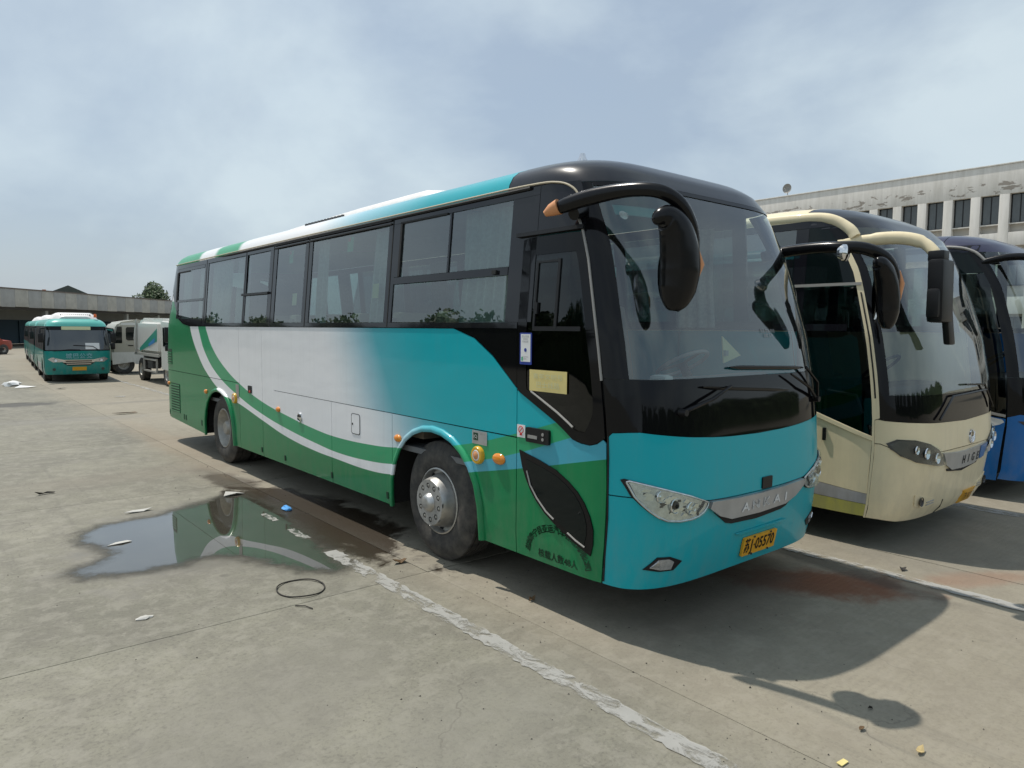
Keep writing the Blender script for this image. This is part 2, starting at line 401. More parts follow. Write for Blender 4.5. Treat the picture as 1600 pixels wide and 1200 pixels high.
def add_sweep(bm, pts, rad, seg=10, cap=True, upv=Vector((0, 0, 1)), mi=0):
    """tube along pts; rad = number, list, or list of (across, upward) pairs"""
    pts = [Vector(p) for p in pts]; n = len(pts); rings = []
    prev = None
    for i, p in enumerate(pts):
        t = (pts[min(i+1, n-1)] - pts[max(i-1, 0)]).normalized()
        if prev is None:
            a = t.cross(upv)
            if a.length < 1e-3: a = t.cross(Vector((1, 0, 0)))
            a.normalize()
        else:
            a = (prev - t*prev.dot(t)).normalized()
        prev = a; b = a.cross(t)
        r = rad[i] if isinstance(rad, (list, tuple)) else rad
        ra, rb = r if isinstance(r, (list, tuple)) else (r, r)
        rings.append([bm.verts.new(p + a*ra*math.cos(2*math.pi*k/seg) + b*rb*math.sin(2*math.pi*k/seg)) for k in range(seg)])
    for r0, r1 in zip(rings, rings[1:]):
        for k in range(seg):
            f = bm.faces.new((r0[k], r0[(k+1) % seg], r1[(k+1) % seg], r1[k])); f.material_index = mi
    if cap:
        for r in (rings[0][::-1], rings[-1]):
            try: bm.faces.new(r).material_index = mi
            except ValueError: pass
    return rings
def sweep(name, pts, rad, mat, parent=None, seg=10, **k):
    bm = bmesh.new(); add_sweep(bm, pts, rad, seg, **k); bmesh.ops.recalc_face_normals(bm, faces=bm.faces); return finish(bm, name, mat, parent, 50)
def catmull(P, n=6):
    P = [tuple(p) for p in P]; out = []
    for i in range(len(P)-1):
        p0, p1, p2, p3 = P[max(i-1, 0)], P[i], P[i+1], P[min(i+2, len(P)-1)]
        for k in range(n):
            t = k/n
            out.append(tuple(.5*((2*b)+(-a+c)*t+(2*a-5*b+4*c-d)*t*t+(-a+3*b-3*c+d)*t**3) for a, b, c, d in zip(p0, p1, p2, p3)))
    out.append(P[-1]); return out
def add_lathe(bm, prof, seg=32, axis='X', c=(0, 0, 0), close=False, mi=0):
    """prof: list of (offset along axis, radius)"""
    rings = []
    for a, r in prof:
        if r < 1e-5: rings.append([bm.verts.new(lathe_pt(a, 0, 0, axis, c))]); continue
        rings.append([bm.verts.new(lathe_pt(a, r*math.cos(2*math.pi*k/seg), r*math.sin(2*math.pi*k/seg), axis, c)) for k in range(seg)])
    for r0, r1 in zip(rings, rings[1:]):
        for k in range(seg):
            q = (k+1) % seg
            if len(r0) == 1 and len(r1) == 1: continue
            if len(r0) == 1: f = bm.faces.new((r0[0], r1[q], r1[k]))
            elif len(r1) == 1: f = bm.faces.new((r0[k], r0[q], r1[0]))
            else: f = bm.faces.new((r0[k], r0[q], r1[q], r1[k]))
            f.material_index = mi
    return rings
def lathe_pt(a, p, q, axis, c):
    v = {'X': (a, p, q), 'Y': (p, a, q), 'Z': (p, q, a)}[axis]
    return (v[0]+c[0], v[1]+c[1], v[2]+c[2])
def lathe(name, prof, mat, parent=None, seg=32, axis='X', c=(0, 0, 0), smooth=35):
    bm = bmesh.new(); add_lathe(bm, prof, seg, axis, c); bmesh.ops.recalc_face_normals(bm, faces=bm.faces); return finish(bm, name, mat, parent, smooth)
def interp(x, xs, ys):
    if x <= xs[0]: return ys[0]
    for i in range(1, len(xs)):
        if x <= xs[i]:
            t = (x-xs[i-1])/(xs[i]-xs[i-1]); return ys[i-1]+(ys[i]-ys[i-1])*t
    return ys[-1]

class Hull:
    """outer skin of a bus: horizontal slices with a rounded nose and tail; local x across, y from nose to tail, z up"""
    def __init__(s, y0, yb, hw_, yr, N=5.0, Mx=3.3, tail=.6):
        s.ty0, s.tyb, s.thw, s.tyr, s.N, s.M, s.tail = y0, yb, hw_, yr, N, Mx, tail
    def hw(s, z): return interp(z, *s.thw)
    def y0(s, z): return interp(z, *s.ty0)
    def yb(s, z): return interp(z, *s.tyb)
    def yr(s, z): return interp(z, *s.tyr)
    def xs(s, y, z):
        h = s.hw(z); yb = s.yb(z); yr = s.yr(z)
        if y < yb: d = min((yb-y)/(yb-s.y0(z)), 1); return h*(1-d**s.M)**(1/s.N)
        if y > yr-s.tail: d = min((y-yr+s.tail)/s.tail, 1); return h*(1-d**s.M)**(1/s.N)
        return h
    def left(s, y, z): return Vector((-s.xs(y, z), y, z))
    def right(s, y, z): return Vector((s.xs(y, z), y, z))
    def front(s, x, z):
        h = s.hw(z); u = min(abs(x)/h, 1); yb = s.yb(z)
        return Vector((x, yb-(yb-s.y0(z))*(1-u**s.N)**(1/s.M), z))
    def phi(s, a, z):
        a = R(a); h = s.hw(z); yb = s.yb(z); ca = math.cos(a)
        return Vector((-h*math.copysign(abs(ca)**(2/s.N), ca), yb-(yb-s.y0(z))*abs(math.sin(a))**(2/s.M), z))
    def phir(s, a, z):
        a = R(a); h = s.hw(z); yr = s.yr(z); ca = math.cos(a)
        return Vector((-h*math.copysign(abs(ca)**(2/s.N), ca), yr-s.tail+s.tail*abs(math.sin(a))**(2/s.M), z))
    def ang(s, x, z):
        u = min(abs(x)/s.hw(z), 1)**(s.N/2); a = math.degrees(math.acos(u)); return a if x <= 0 else 180-a
CEN = Vector((0, 5.5, 1.4))
def surf_pt(S, u, v, off, e=.004, cen=CEN):
    p = S(u, v)
    if off == 0: return p
    n = (S(u+e, v)-S(u-e, v)).cross(S(u, v+e)-S(u, v-e))
    if n.length < 1e-12: return p
    n.normalize()
    if n.dot(p-cen) < 0: n = -n
    return p+n*off
def add_panel(bm, poly, S, off=0, thick=.012, cu=None, cv=None, e=.004, cen=CEN, mi=0):
    b = bmesh.new()
    f = b.faces.new([b.verts.new((u, v, 0)) for u, v in poly])
    bmesh.ops.triangulate(b, faces=b.faces[:])
    us = [p[0] for p in poly]; vs_ = [p[1] for p in poly]
    def cuts(c, lo, hi):
        if c is None: return []
        if isinstance(c, (int, float)):
            n = max(1, int(math.ceil((hi-lo)/c))); return [lo+(hi-lo)*k/n for k in range(1, n)]
        return [x for x in c if lo+1e-4 < x < hi-1e-4]
    for x in cuts(cu, min(us), max(us)):
        bmesh.ops.bisect_plane(b, geom=b.verts[:]+b.edges[:]+b.faces[:], plane_co=(x, 0, 0), plane_no=(1, 0, 0), dist=1e-6)
    for x in cuts(cv, min(vs_), max(vs_)):
        bmesh.ops.bisect_plane(b, geom=b.verts[:]+b.edges[:]+b.faces[:], plane_co=(0, x, 0), plane_no=(0, 1, 0), dist=1e-6)
    b.verts.index_update()
    top = [bm.verts.new(surf_pt(S, v.co.x, v.co.y, off, e, cen)) for v in b.verts]
    inn = {}
    def inner(v):
        if v.index not in inn: inn[v.index] = bm.verts.new(surf_pt(S, v.co.x, v.co.y, off-thick, e, cen))
        return inn[v.index]
    flip = None
    for f in b.faces:
        q = [top[v.index] for v in f.verts]
        if flip is None:
            n = (q[1].co-q[0].co).cross(q[2].co-q[0].co)
            if n.length > 1e-9:
                ctr = sum((x.co for x in q), Vector())/len(q)
                o = surf_pt(S, sum(v.co.x for v in f.verts)/len(q), sum(v.co.y for v in f.verts)/len(q), .01, e, cen) - S(sum(v.co.x for v in f.verts)/len(q), sum(v.co.y for v in f.verts)/len(q))
                flip = n.dot(o) < 0
        try: bm.faces.new(q[::-1] if flip else q).material_index = mi
        except ValueError: pass
    if thick:
        for e_ in b.edges:
            if len(e_.link_faces) == 1:
                a, c = e_.verts
                lp = e_.link_loops[0]
                if lp.vert != a: a, c = c, a
                q = (top[a.index], inner(a), inner(c), top[c.index])
                try: bm.faces.new(q[::-1] if flip else q).material_index = mi
                except ValueError: pass
    b.free()
def panel(name, poly, S, mat, parent, off=0, thick=.012, cu=None, cv=None, e=.004, cen=CEN, smooth=32):
    bm = bmesh.new(); add_panel(bm, poly, S, off, thick, cu, cv, e, cen); return finish(bm, name, mat, parent, smooth)
def inside(x, y, P):
    c = False
    for (x1, y1), (x2, y2) in zip(P, P[1:]+P[:1]):
        if (y1 > y) != (y2 > y) and x < (x2-x1)*(y-y1)/(y2-y1)+x1: c = not c
    return c
def rect(u0, u1, v0, v1, r=0, n=4):
    if not r: return [(u0, v0), (u1, v0), (u1, v1), (u0, v1)]
    out = []
    for cx, cy, a in ((u1-r, v0+r, -90), (u1-r, v1-r, 0), (u0+r, v1-r, 90), (u0+r, v0+r, 180)):
        for k in range(n+1): t = R(a+90*k/n); out.append((cx+r*math.cos(t), cy+r*math.sin(t)))
    return out
def ellipse(cu, cv, ru, rv, n=20): return [(cu+ru*math.cos(2*math.pi*k/n), cv+rv*math.sin(2*math.pi*k/n)) for k in range(n)]
def smooth_poly(P, n=4):
    P = list(P); out = []; m = len(P)
    for i in range(m):
        p0, p1, p2, p3 = P[i-1], P[i], P[(i+1) % m], P[(i+2) % m]
        for k in range(n):
            t = k/n
            out.append(tuple(.5*((2*b)+(-a+c)*t+(2*a-5*b+4*c-d)*t*t+(-a+3*b-3*c+d)*t**3) for a, b, c, d in zip(p0, p1, p2, p3)))
    return out
TXT = {}
def text_mesh(body, size=1.0, spacing=1.0):
    key = (body, size, spacing)
    if key not in TXT:
        cu = bpy.data.curves.new('t', 'FONT'); cu.body = body; cu.size = size; cu.align_x = 'CENTER'; cu.align_y = 'CENTER'; cu.space_character = spacing; cu.resolution_u = 3
        o = bpy.data.objects.new('t', cu); COL.objects.link(o)
        bpy.context.view_layer.update()
        me = o.to_mesh(); TXT[key] = ([tuple(v.co) for v in me.vertices], [tuple(p.vertices) for p in me.polygons])
        o.to_mesh_clear(); bpy.data.objects.remove(o); bpy.data.curves.remove(cu)
    return TXT[key]
def lettering(body, S, u0, v0, height, mat, parent, off=.003, flipu=False, sx=1.0, ang=0, spacing=1.0, name='lettering', bold=0, cen=CEN):
    vs_, fs = text_mesh(body, height/.72, spacing)
    bm = bmesh.new(); ca, sa = math.cos(ang), math.sin(ang)
    for dx, dy in (((0, 0),) if not bold else ((-bold, 0), (bold, 0), (0, bold), (0, -bold))):
        nv = []
        for x, y, z in vs_:
            x = x*sx+dx; y = y+dy; a = x*ca-y*sa; b = x*sa+y*ca
            nv.append(bm.verts.new(surf_pt(S, u0+(-a if flipu else a), v0+b, off+abs(dx)*.02+dy*.02, cen=cen)))
        for f in fs:
            try: bm.faces.new([nv[i] for i in f])
            except ValueError: pass
    return finish(bm, name, mat, parent, None)

# ------------------------------------------------------------------ ground
def make_ground():
    bm = bmesh.new()
    q = [bm.verts.new(p) for p in ((-2500, -2500, -.03), (2500, -2500, -.03), (2500, 2500, -.03), (-2500, 2500, -.03))]; bm.faces.new(q)
    g = finish(bm, 'ground', 'concrete', None, None); tag(g, kind='structure')
    me = None
    X = [-.2+3.6*k for k in range(-3, 5)]; Y = [2.45+4.35*k for k in range(-2, 8)]
    bm = bmesh.new(); add_box(bm, 0, 3.594, 0, 4.344, -.06, 0, bev=.004)
    proto = finish(bm, 'concrete_slab', 'concrete', g, 35)
    first = True
    for i, x in enumerate(X[:-1]):
        for j, y in enumerate(Y[:-1]):
            o = proto if first else proto.copy()
            if not first: link(o); o.parent = g
            first = False
            o.location = (x+.003, y+.003, random.uniform(-.0015, .0015)); o.rotation_euler = (random.uniform(-1, 1)*.0004, random.uniform(-1, 1)*.0004, 0)
    return g
ground = make_ground()
def sheet(name, pts, z, mat, parent=None, smooth_n=0):
    P = smooth_poly(pts, smooth_n) if smooth_n else pts
    bm = bmesh.new(); f = bm.faces.new([bm.verts.new((x, y, z)) for x, y in P]); f.normal_update()
    if f.normal.z < 0: f.normal_flip()
    bmesh.ops.triangulate(bm, faces=bm.faces[:]); return finish(bm, name, mat, parent, None)
def line(pts_l, w_, name='painted_line'):
    # ragged-edged stripe
    bm = bmesh.new(); a, b = pts_l; d = (Vector(b)-Vector(a)); n = int(d.length/.04); t = d.normalized(); nn = Vector((-t.y, t.x))
    prev = None
    for k in range(n+1):
        p = Vector(a)+d*k/n; j = [random.uniform(-.012, .012) for _ in range(2)]
        v = (bm.verts.new((*(p+nn*(w_/2+j[0])), .0065)), bm.verts.new((*(p-nn*(w_/2+j[1])), .0065)))
        if prev: bm.faces.new((prev[0], prev[1], v[1], v[0]))
        prev = v
    bmesh.ops.recalc_face_normals(bm, faces=bm.faces)
    return tag(finish(bm, name, 'line_paint', None, None), kind='structure')
line((( -.60, 3.45), (-.60, -2.4)), .135)
line(((-.585, 5.1), (-.58, 4.75)), .07)
line(((-.59, 4.35), (-.60, 3.95)), .08)
line(((2.79, 9.0), (2.79, -3.0)), .13)
line(((5.95, 9.0), (5.95, -3.0)), .20)
line(((2.27, 33.0), (2.27, 19.0)), .14)
def make_puddle(P):
    P = smooth_poly(P, 4); bm = bmesh.new(); lay = bm.verts.layers.float.new('depth'); E_ = list(zip(P, P[1:]+P[:1])); st = .045
    def dist(x, y):
        d = 9.
        for (ax, ay), (bx, by) in E_:
            ex, ey = bx-ax, by-ay; t = max(0., min(1., ((x-ax)*ex+(y-ay)*ey)/(ex*ex+ey*ey+1e-12))); d = min(d, math.hypot(x-ax-ex*t, y-ay-ey*t))
        return d if inside(x, y, P) else -d
    x0, y0_ = min(p[0] for p in P)-.25, min(p[1] for p in P)-.25
    nx, ny = int((max(p[0] for p in P)+.25-x0)/st)+1, int((max(p[1] for p in P)+.25-y0_)/st)+1; V = {}
    for i in range(nx):
        for k in range(ny):
            d = dist(x0+i*st, y0_+k*st)
            if d > -.24: v = bm.verts.new((x0+i*st, y0_+k*st, .0045)); v[lay] = max(0., min(1., (d+.22)/.40)); V[i, k] = v
    for (i, k) in V:
        q = [V.get(t) for t in ((i, k), (i+1, k), (i+1, k+1), (i, k+1))]
        if all(q): bm.faces.new(q)
    return tag(finish(bm, 'puddle', 'puddle_water', None, None), kind='structure')
make_puddle([(-2.27,5.26),(-2.1,5.58),(-1.79,5.67),(-1.45,5.72),(-.84,6.05),(-.59,6.14),(-.40,5.6),(-.50,4.6),(-.60,3.72),(-.69,3.05),(-.83,2.97),(-1.05,3.3),(-1.26,3.79),(-1.47,4.0),(-1.76,3.92),(-2.07,3.95),(-2.36,4.02),(-2.47,4.22),(-2.13,4.54),(-2.19,4.9)])

# ------------------------------------------------------------------ bus parts shared by the coaches
SIDE_U = [.35+.05*k for k in range(16)] + [1.2, 1.3, 1.45, 1.8, 3, 4, 5, 6, 7, 8, 9, 10, 10.6, 10.75, 10.9, 11.0, 11.1, 11.2, 11.3, 11.35, 11.4]
SIDE_V = [.5, .8, 1.1, 1.4, 1.7, 2.03, 2.3, 2.6, 2.8, 3.0]
def ring_loft(name, H, zs, mat, parent, ysel=None, off=0, nphi=30, smooth=40):
    """closed lofted slices of the hull between z levels, optionally cut at y"""
    bm = bmesh.new(); rows = []
    ys = [0, .15, .3, .45, .6, .75, .88, 1.]
    for z in zs:
        row = []
        fr = [H.phi(180*k/nphi, z) for k in range(nphi+1)]          # left -> nose -> right
        re = [H.phir(180-180*k/nphi, z) for k in range(nphi+1)]     # right -> tail -> left
        def side(a, b): return [a.lerp(b, t) for t in ys[1:-1]]
        row = fr + side(fr[-1], re[0]) + re + side(re[-1], fr[0])
        rows.append([bm.verts.new(p) for p in row])
    n = len(rows[0])
    for r0, r1 in zip(rows, rows[1:]):
        for k in range(n): bm.faces.new((r0[k], r0[(k+1) % n], r1[(k+1) % n], r1[k]))
    bm.faces.new(rows[-1])
    bmesh.ops.recalc_face_normals(bm, faces=bm.faces)
    if ysel:
        lo, hi = ysel
        for y, no in ((lo, (0, -1, 0)), (hi, (0, 1, 0))):
            if y is not None: bmesh.ops.bisect_plane(bm, geom=bm.verts[:]+bm.edges[:]+bm.faces[:], plane_co=(0, y, 0), plane_no=no, clear_outer=True, dist=1e-5)
    return finish(bm, name, mat, parent, smooth)

def disc_with_holes(bm, x, r_out, holes, n_out=40, depth=-.02, mi=0):
    """flat disc facing -x with round holes (cy, cz, r), hole walls going in"""
    es = []
    def loop(c, r, n):
        vs_ = [bm.verts.new((x, c[0]+r*math.cos(2*math.pi*k/n), c[1]+r*math.sin(2*math.pi*k/n))) for k in range(n)]
        return vs_, [bm.edges.new((vs_[k], vs_[(k+1) % n])) for k in range(n)]
    vo, eo = loop((0, 0), r_out, n_out); es += eo
    for hy, hz, hr in holes:
        vh, eh = loop((hy, hz), hr, 12); es += eh
        inn = [bm.verts.new((x-depth, v.co.y, v.co.z)) for v in vh]
        for k in range(12): bm.faces.new((vh[k], vh[(k+1) % 12], inn[(k+1) % 12], inn[k]))
    bmesh.ops.triangle_fill(bm, use_beauty=True, use_dissolve=False, edges=es)
    return vo

def make_wheel(parent, x, y, r, rear=False, side=-1, width=.29, mats=('alloy', 'dirty_steel'), flat=False):
    """x = outer tyre face (local); built facing -x, mirrored for the other side"""
    w_ = bpy.data.objects.new('wheel', None); link(w_, parent); w_.location = (x, y, r); w_.scale.x = 1 if side < 0 else -1
    s = r/.525; T = width
    rr = .288*s
    tyre = [(.02, rr), (-.004, rr+.012), (-.016, rr+.05), (-.020, rr+.11), (-.012, rr+.165), (.012, rr+.205), (.030, r*.992), (.05, r), (.05, r-.012), (.062, r-.012), (.062, r), (.115, r), (.115, r-.012), (.128, r-.012), (.128, r), (.175, r), (.175, r-.012), (.187, r-.012), (.187, r), (T-.03, r*.992), (T-.012, rr+.19), (T, rr+.1), (T-.01, rr)]
    ty = lathe('tyre', tyre, 'rubber', w_, 48)
    holes10 = [(.148*s*math.cos(2*math.pi*k/10+.2), .148*s*math.sin(2*math.pi*k/10+.2), .0245*s) for k in range(10)]
    if flat:
        bm = bmesh.new()
        add_lathe(bm, [(.03, rr), (-.002, rr+.003), (.0, rr-.01), (.04, rr-.03), (.05, rr-.06), (.02, .14*s)], 28); bmesh.ops.recalc_face_normals(bm, faces=bm.faces)
        disc_with_holes(bm, .02, .14*s, [(.105*s*math.cos(2*math.pi*k/6), .105*s*math.sin(2*math.pi*k/6), .018*s) for k in range(6)], 28)
        add_lathe(bm, [(.02, .06*s), (-.005, .055*s), (-.012, .03*s), (-.012, 0)], 16)
        finish(bm, 'rim', mats[1], w_, 35)
    elif not rear:
        bm = bmesh.new()
        add_lathe(bm, [(.03, rr), (-.004, rr+.004), (-.008, rr-.008), (.012, rr-.016), (.05, rr-.022), (.055, rr-.045), (.02, .232*s), (-.05, .214*s), (-.084, .204*s), (-.098, .198*s)], 48)
        bmesh.ops.recalc_face_normals(bm, faces=bm.faces)
        disc_with_holes(bm, -.098, .198*s, holes10)
        add_lathe(bm, [(-.099, .083*s), (-.112, .078*s), (-.132, .066*s), (-.143, .05*s), (-.146, .02*s), (-.146, 0)], 28)
        rim = finish(bm, 'rim', mats[0], w_, 35)
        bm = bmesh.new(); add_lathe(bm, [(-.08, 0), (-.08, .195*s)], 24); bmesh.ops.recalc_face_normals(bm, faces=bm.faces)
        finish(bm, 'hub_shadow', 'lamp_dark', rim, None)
        for k in range(10):
            a = 2*math.pi*k/10+.2
            lathe('wheel_nut', [(-.078, .015*s), (-.096, .014*s), (-.098, .009*s), (-.098, 0)], mats[1], rim, 6, 'X', (0, .148*s*math.cos(a), .148*s*math.sin(a)))
        for k in range(8):
            a = 2*math.pi*k/8+.1
            lathe('hand_hole', [(.050, .030), (.049, 0)], 'underbody', rim, 10, 'X', (0, .252*s*math.cos(a), .252*s*math.sin(a)))
    else:
        bm = bmesh.new()
        add_lathe(bm, [(.03, rr), (-.004, rr+.004), (-.008, rr-.008), (.02, rr-.022), (.10, rr-.045), (.135, rr-.06), (.15, rr-.075)], 48)
        bmesh.ops.recalc_face_normals(bm, faces=bm.faces)
        disc_with_holes(bm, .15, rr-.075, [(.165*s*math.cos(2*math.pi*k/8), .165*s*math.sin(2*math.pi*k/8), .024*s) for k in range(8)])
        add_lathe(bm, [(.15, .125*s), (.06, .11*s), (.03, .10*s), (.012, .085*s), (.01, 0)], 28)
        rim = finish(bm, 'rim', mats[1], w_, 35)
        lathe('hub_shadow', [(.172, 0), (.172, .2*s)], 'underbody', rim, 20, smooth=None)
        for k in range(10):
            a = 2*math.pi*k/10
            lathe('wheel_nut', [(.15, .016*s), (.125, .014*s), (.123, 0)], mats[1], rim, 6, 'X', (0, .142*s*math.cos(a), .142*s*math.sin(a)))
        lathe('tyre', [(T+.03+a, b) for a, b in tyre[::1]], 'rubber', w_, 40)
    return w_

def make_seat_mesh():
    bm = bmesh.new()
    add_box(bm, -.21, .21, -.02, .44, .36, .50, bev=.04)
    n = len(bm.verts)
    # backrest leaning back
    vs0 = set(bm.verts); add_box(bm, -.21, .21, .40, .52, .48, 1.12, bev=.05)
    for v in bm.verts:
        if v not in vs0: v.co.y += (v.co.z-.48)*.22
    add_box(bm, -.16, .16, .10, .36, 0, .36)
    return finish(bm, 'seat', 'seat_fabric', None, 40)

def mirror_arm(parent, path, radii, headpts, headrad, mats, extras):
    pass

# ------------------------------------------------------------------ the teal and green coach
HM = Hull(([.3,.36,.6,.93,1.3,1.6,2.0,2.5,2.98,3.05,3.15,3.22,3.27,3.32,3.34],[.39,.365,.318,.285,.31,.34,.42,.57,.775,.815,.89,.99,1.13,1.42,1.9]),
          ([.3,1.3,2.0,2.65,3.0,3.2,3.27,3.34],[1.0,1.0,1.08,1.22,1.45,1.65,1.9,2.5]),
          ([.3,.5,2.034,3.06,3.12,3.18,3.225,3.265,3.30,3.325,3.34],[1.238,1.25,1.25,1.16,1.145,1.11,1.05,.945,.78,.56,.3]),
          ([.3,.5,1.5,2.05,3.06,3.15,3.27,3.34],[11.42,11.5,11.5,11.42,11.12,11.05,10.8,10.4]))
def arch(yc, r, z0, top, n=14, w_=None):
    """wheel-arch outline from rear foot to front foot (y falling)"""
    w_ = w_ or r; pts = []
    for k in range(n+1):
        a = math.pi*k/n; pts.append((yc+w_*math.cos(a), max(z0, z0+(top-z0)*math.sin(a)**.75 if math.sin(a) > 0 else z0)))
    return pts
def seam_y(H, z, deg=17.7): return H.phi(deg, z).y
def main_bus():
    B = thing('coach_bus', (1.25, 0, 0), 0, 'teal, white and green coach with black curved mirrors, parked beside the puddle', 'bus')
    Hl, Hr, Hf, Hp = HM.left, HM.right, HM.front, HM.phi
    SK = .352; WB = 2.034; FA = (2.66, .76); RA = (8.36, .70)
    kw = dict(cu=SIDE_U, cv=SIDE_V)
    g = .004
    # --- lower side panels (right-hand side of the bus, facing the camera)
    fa = arch(FA[0], .70, SK, 1.165); ra = arch(RA[0], .66, SK, 1.10)
    def seg(n, y0, y1, z0, z1, mat='paint_livery', **k): return panel(n, rect(y0+g, y1-g, z0+g, z1-g), Hl, mat, B, **kw, **k)
    up_ = [(1.545+g, 1.232), (1.545+g, 1.59), (1.84, 1.82), (2.08, 1.955), (2.36, 2.03)] + [(6.63-g, 2.03), (6.63-g, 1.25), (6.24, 1.25), (6.24, 1.245)]
    panel('side_panel', up_, Hl, 'paint_livery', B, off=.0, **kw)
    panel('side_panel', [(1.55, 1.223), (6.236, 1.235), (6.236, .90), (6.24, .90), (6.24, 1.238), (1.55, 1.226)], Hl, 'seam_black', B, off=-.01, thick=0)
    # front wheel panel
    panel('skirt_panel', [(1.545+g, SK)] + [(1.545+g, 1.222), (3.355-g, 1.230), (3.355-g, SK)] + fa, Hl, 'paint_livery', B, **kw)
    panel('skirt_panel', [(3.355+g, SK), (3.355+g, 1.230), (4.63-g, 1.234), (4.63-g, SK)], Hl, 'paint_livery', B, **kw)
    panel('skirt_panel', [(4.63+g, SK), (4.63+g, 1.234), (6.236, 1.238), (6.236, 1.25), (6.63-g, 1.25), (6.63-g, SK)], Hl, 'paint_livery', B, **kw)
    panel('emergency_door', [(6.63+g, SK), (6.63+g, 2.03), (7.48-g, 2.03), (7.48-g, SK)], Hl, 'paint_livery', B, **kw)
    panel('skirt_panel', [(7.48+g, SK), (7.48+g, 1.25), (7.63, 1.25), (11.2, 1.262), (11.2, .44), (9.05, SK)] + ra, Hl, 'paint_livery', B, **kw)
    panel('side_panel', [(7.48+g, 1.258), (7.48+g, 2.03), (9.75, 2.03), (10.15, 2.07), (10.45, 2.18), (10.68, 2.38), (10.86, 2.62), (11.0, 2.62), (11.17, 2.07), (11.2, 1.9), (11.2, 1.27)], Hl, 'paint_livery', B, **kw)
    # wheel-arch lips
    for pts, nm in ((fa, 'front'), (ra, 'rear')):
        P = [surf_pt(Hl, y, z, .012) for y, z in pts]
        sweep('arch_lip', P, [(.020, .030)]*len(P), 'paint_livery', B, 8)
    # far side, one sheet per stretch
    for y0_, y1_ in ((.70, 1.97), (3.36, 7.69), (9.03, 11.2)):
        panel('far_side_panel', rect(y0_, y1_, SK, 2.03), Hr, 'paint_livery', B, **kw)
    for yc in (FA[0], RA[0]): panel('far_side_panel', rect(yc-.69, yc+.70, 1.17, 2.03), Hr, 'paint_livery', B, **kw)
    # dark inner skin behind the gaps
    for y0_, y1_, z0_ in ((.70, 1.93, SK+.02), (1.93, 3.37, 1.18), (3.37, 7.67, SK+.02), (7.67, 9.05, 1.12), (9.05, 11.15, .46)):
        panel('inner_skin', rect(y0_, y1_, z0_, 2.06), Hl, 'seam_black', B, off=-.018, thick=0, **kw)
    # wheel wells and underbody
    for yc in (FA[0], RA[0]):
        for sx in (-1, 1):
            bm = bmesh.new()
            prof = [(sx*1.22, yc+.74*math.cos(math.pi*k/12), .36+.86*max(0, math.sin(math.pi*k/12))**.7) for k in range(13)]
            a = [bm.verts.new(p) for p in prof]; b_ = [bm.verts.new((sx*.62, p[1], p[2])) for p in prof]
            for k in range(12): bm.faces.new((a[k], a[k+1], b_[k+1], b_[k]))
            bm.faces.new(b_)
            finish(bm, 'wheel_well', 'underbody', B, 40)
    for b_ in ((-1.2, 1.2, .80, 1.93, .40, .85), (-.6, .6, 1.93, 3.4, .45, .85), (-1.2, 1.2, 3.4, 7.66, .40, .85), (-.6, .6, 7.66, 9.06, .45, .85), (-1.2, 1.2, 9.06, 11.1, .48, .85)): box('underbody', b_, 'underbody', B)
    sweep('axle', [(-1.0, FA[0], .525), (1.0, FA[0], .525)], .07, 'underbody', B); sweep('axle', [(-1.0, RA[0], .525), (1.0, RA[0], .525)], .11, 'underbody', B)
    # --- window band: rails, pillars, panes
    TOPZ, BOTZ = 3.055, WB
    bk = dict(cu=SIDE_U, cv=[2.3, 2.6, 2.8])
    def bandp(n, y0, y1, z0, z1, mat='frame_glass', off=.006, side=Hl, th=.02, r=0): return panel(n, rect(y0, y1, z0, z1, r), side, mat, B, off=off, thick=th, **bk)
    wins = [ # y0, y1, z0, z1
        (1.70, 2.485, 2.50, 2.99), (2.515, 3.29, 2.50, 2.99), (1.72, 3.36, 2.085, 2.43),
        (3.52, 5.20, 2.085, 2.985), (5.40, 6.22, 2.085, 2.985),
        (6.46, 7.21, 2.48, 2.985), (6.48, 7.26, 2.085, 2.44), (7.36, 8.93, 2.085, 2.985),
        (9.11, 10.52, 2.47, 2.94), (9.13, 10.55, 2.16, 2.43)]
    bandp('window_rail', 1.40, 11.0, 2.994, TOPZ); 
    panel('window_rail', [(1.55, 2.036), (9.75, 2.036), (10.14, 2.078), (10.40, 2.17), (10.42, 2.155), (9.13, 2.155), (9.13, 2.08), (1.55, 2.08)], Hl, 'frame_glass', B, off=.006, thick=.02, **bk)
    for a, b_ in ((1.40, 1.695), (3.375, 3.515), (5.205, 5.395), (6.225, 6.455), (7.27, 7.355), (8.935, 9.105)): bandp('pillar', a, b_, 2.082, 2.992)
    panel('pillar', [(10.555, 2.16), (10.41, 2.16), (10.44, 2.19), (10.68, 2.39), (10.85, 2.62), (11.0, 2.62), (11.02, 2.992), (10.555, 2.992)], Hl, 'frame_glass', B, off=.006, thick=.02, **bk)
    for a, b_, z0, z1 in ((1.70, 3.37, 2.435, 2.496), (2.488, 2.512, 2.5, 2.99), (3.295, 3.37, 2.50, 2.99), (6.46, 7.265, 2.443, 2.477), (9.11, 10.55, 2.433, 2.467), (10.525, 10.55, 2.47, 2.99), (9.11, 10.52, 2.943, 2.99)):
        bandp('window_bar', a, b_, z0, z1, off=.009)
    for i, (a, b_, z0, z1) in enumerate(wins):
        bandp('window_pane', a, b_, z0, z1, 'glass_window', off=.0, th=0)
    # rubber edges of the sliding panes and the emergency-door rail
    bandp('gasket', 3.27, 3.30, 2.50, 2.99, 'seam_black', .014); bandp('gasket', 2.55, 3.30, 2.985, 3.0, 'seam_black', .014)
    bandp('gasket', 10.53, 10.60, 2.44, 2.93, 'seam_black', .014); bandp('gasket', 9.9, 10.56, 2.925, 2.937, 'seam_black', .014)
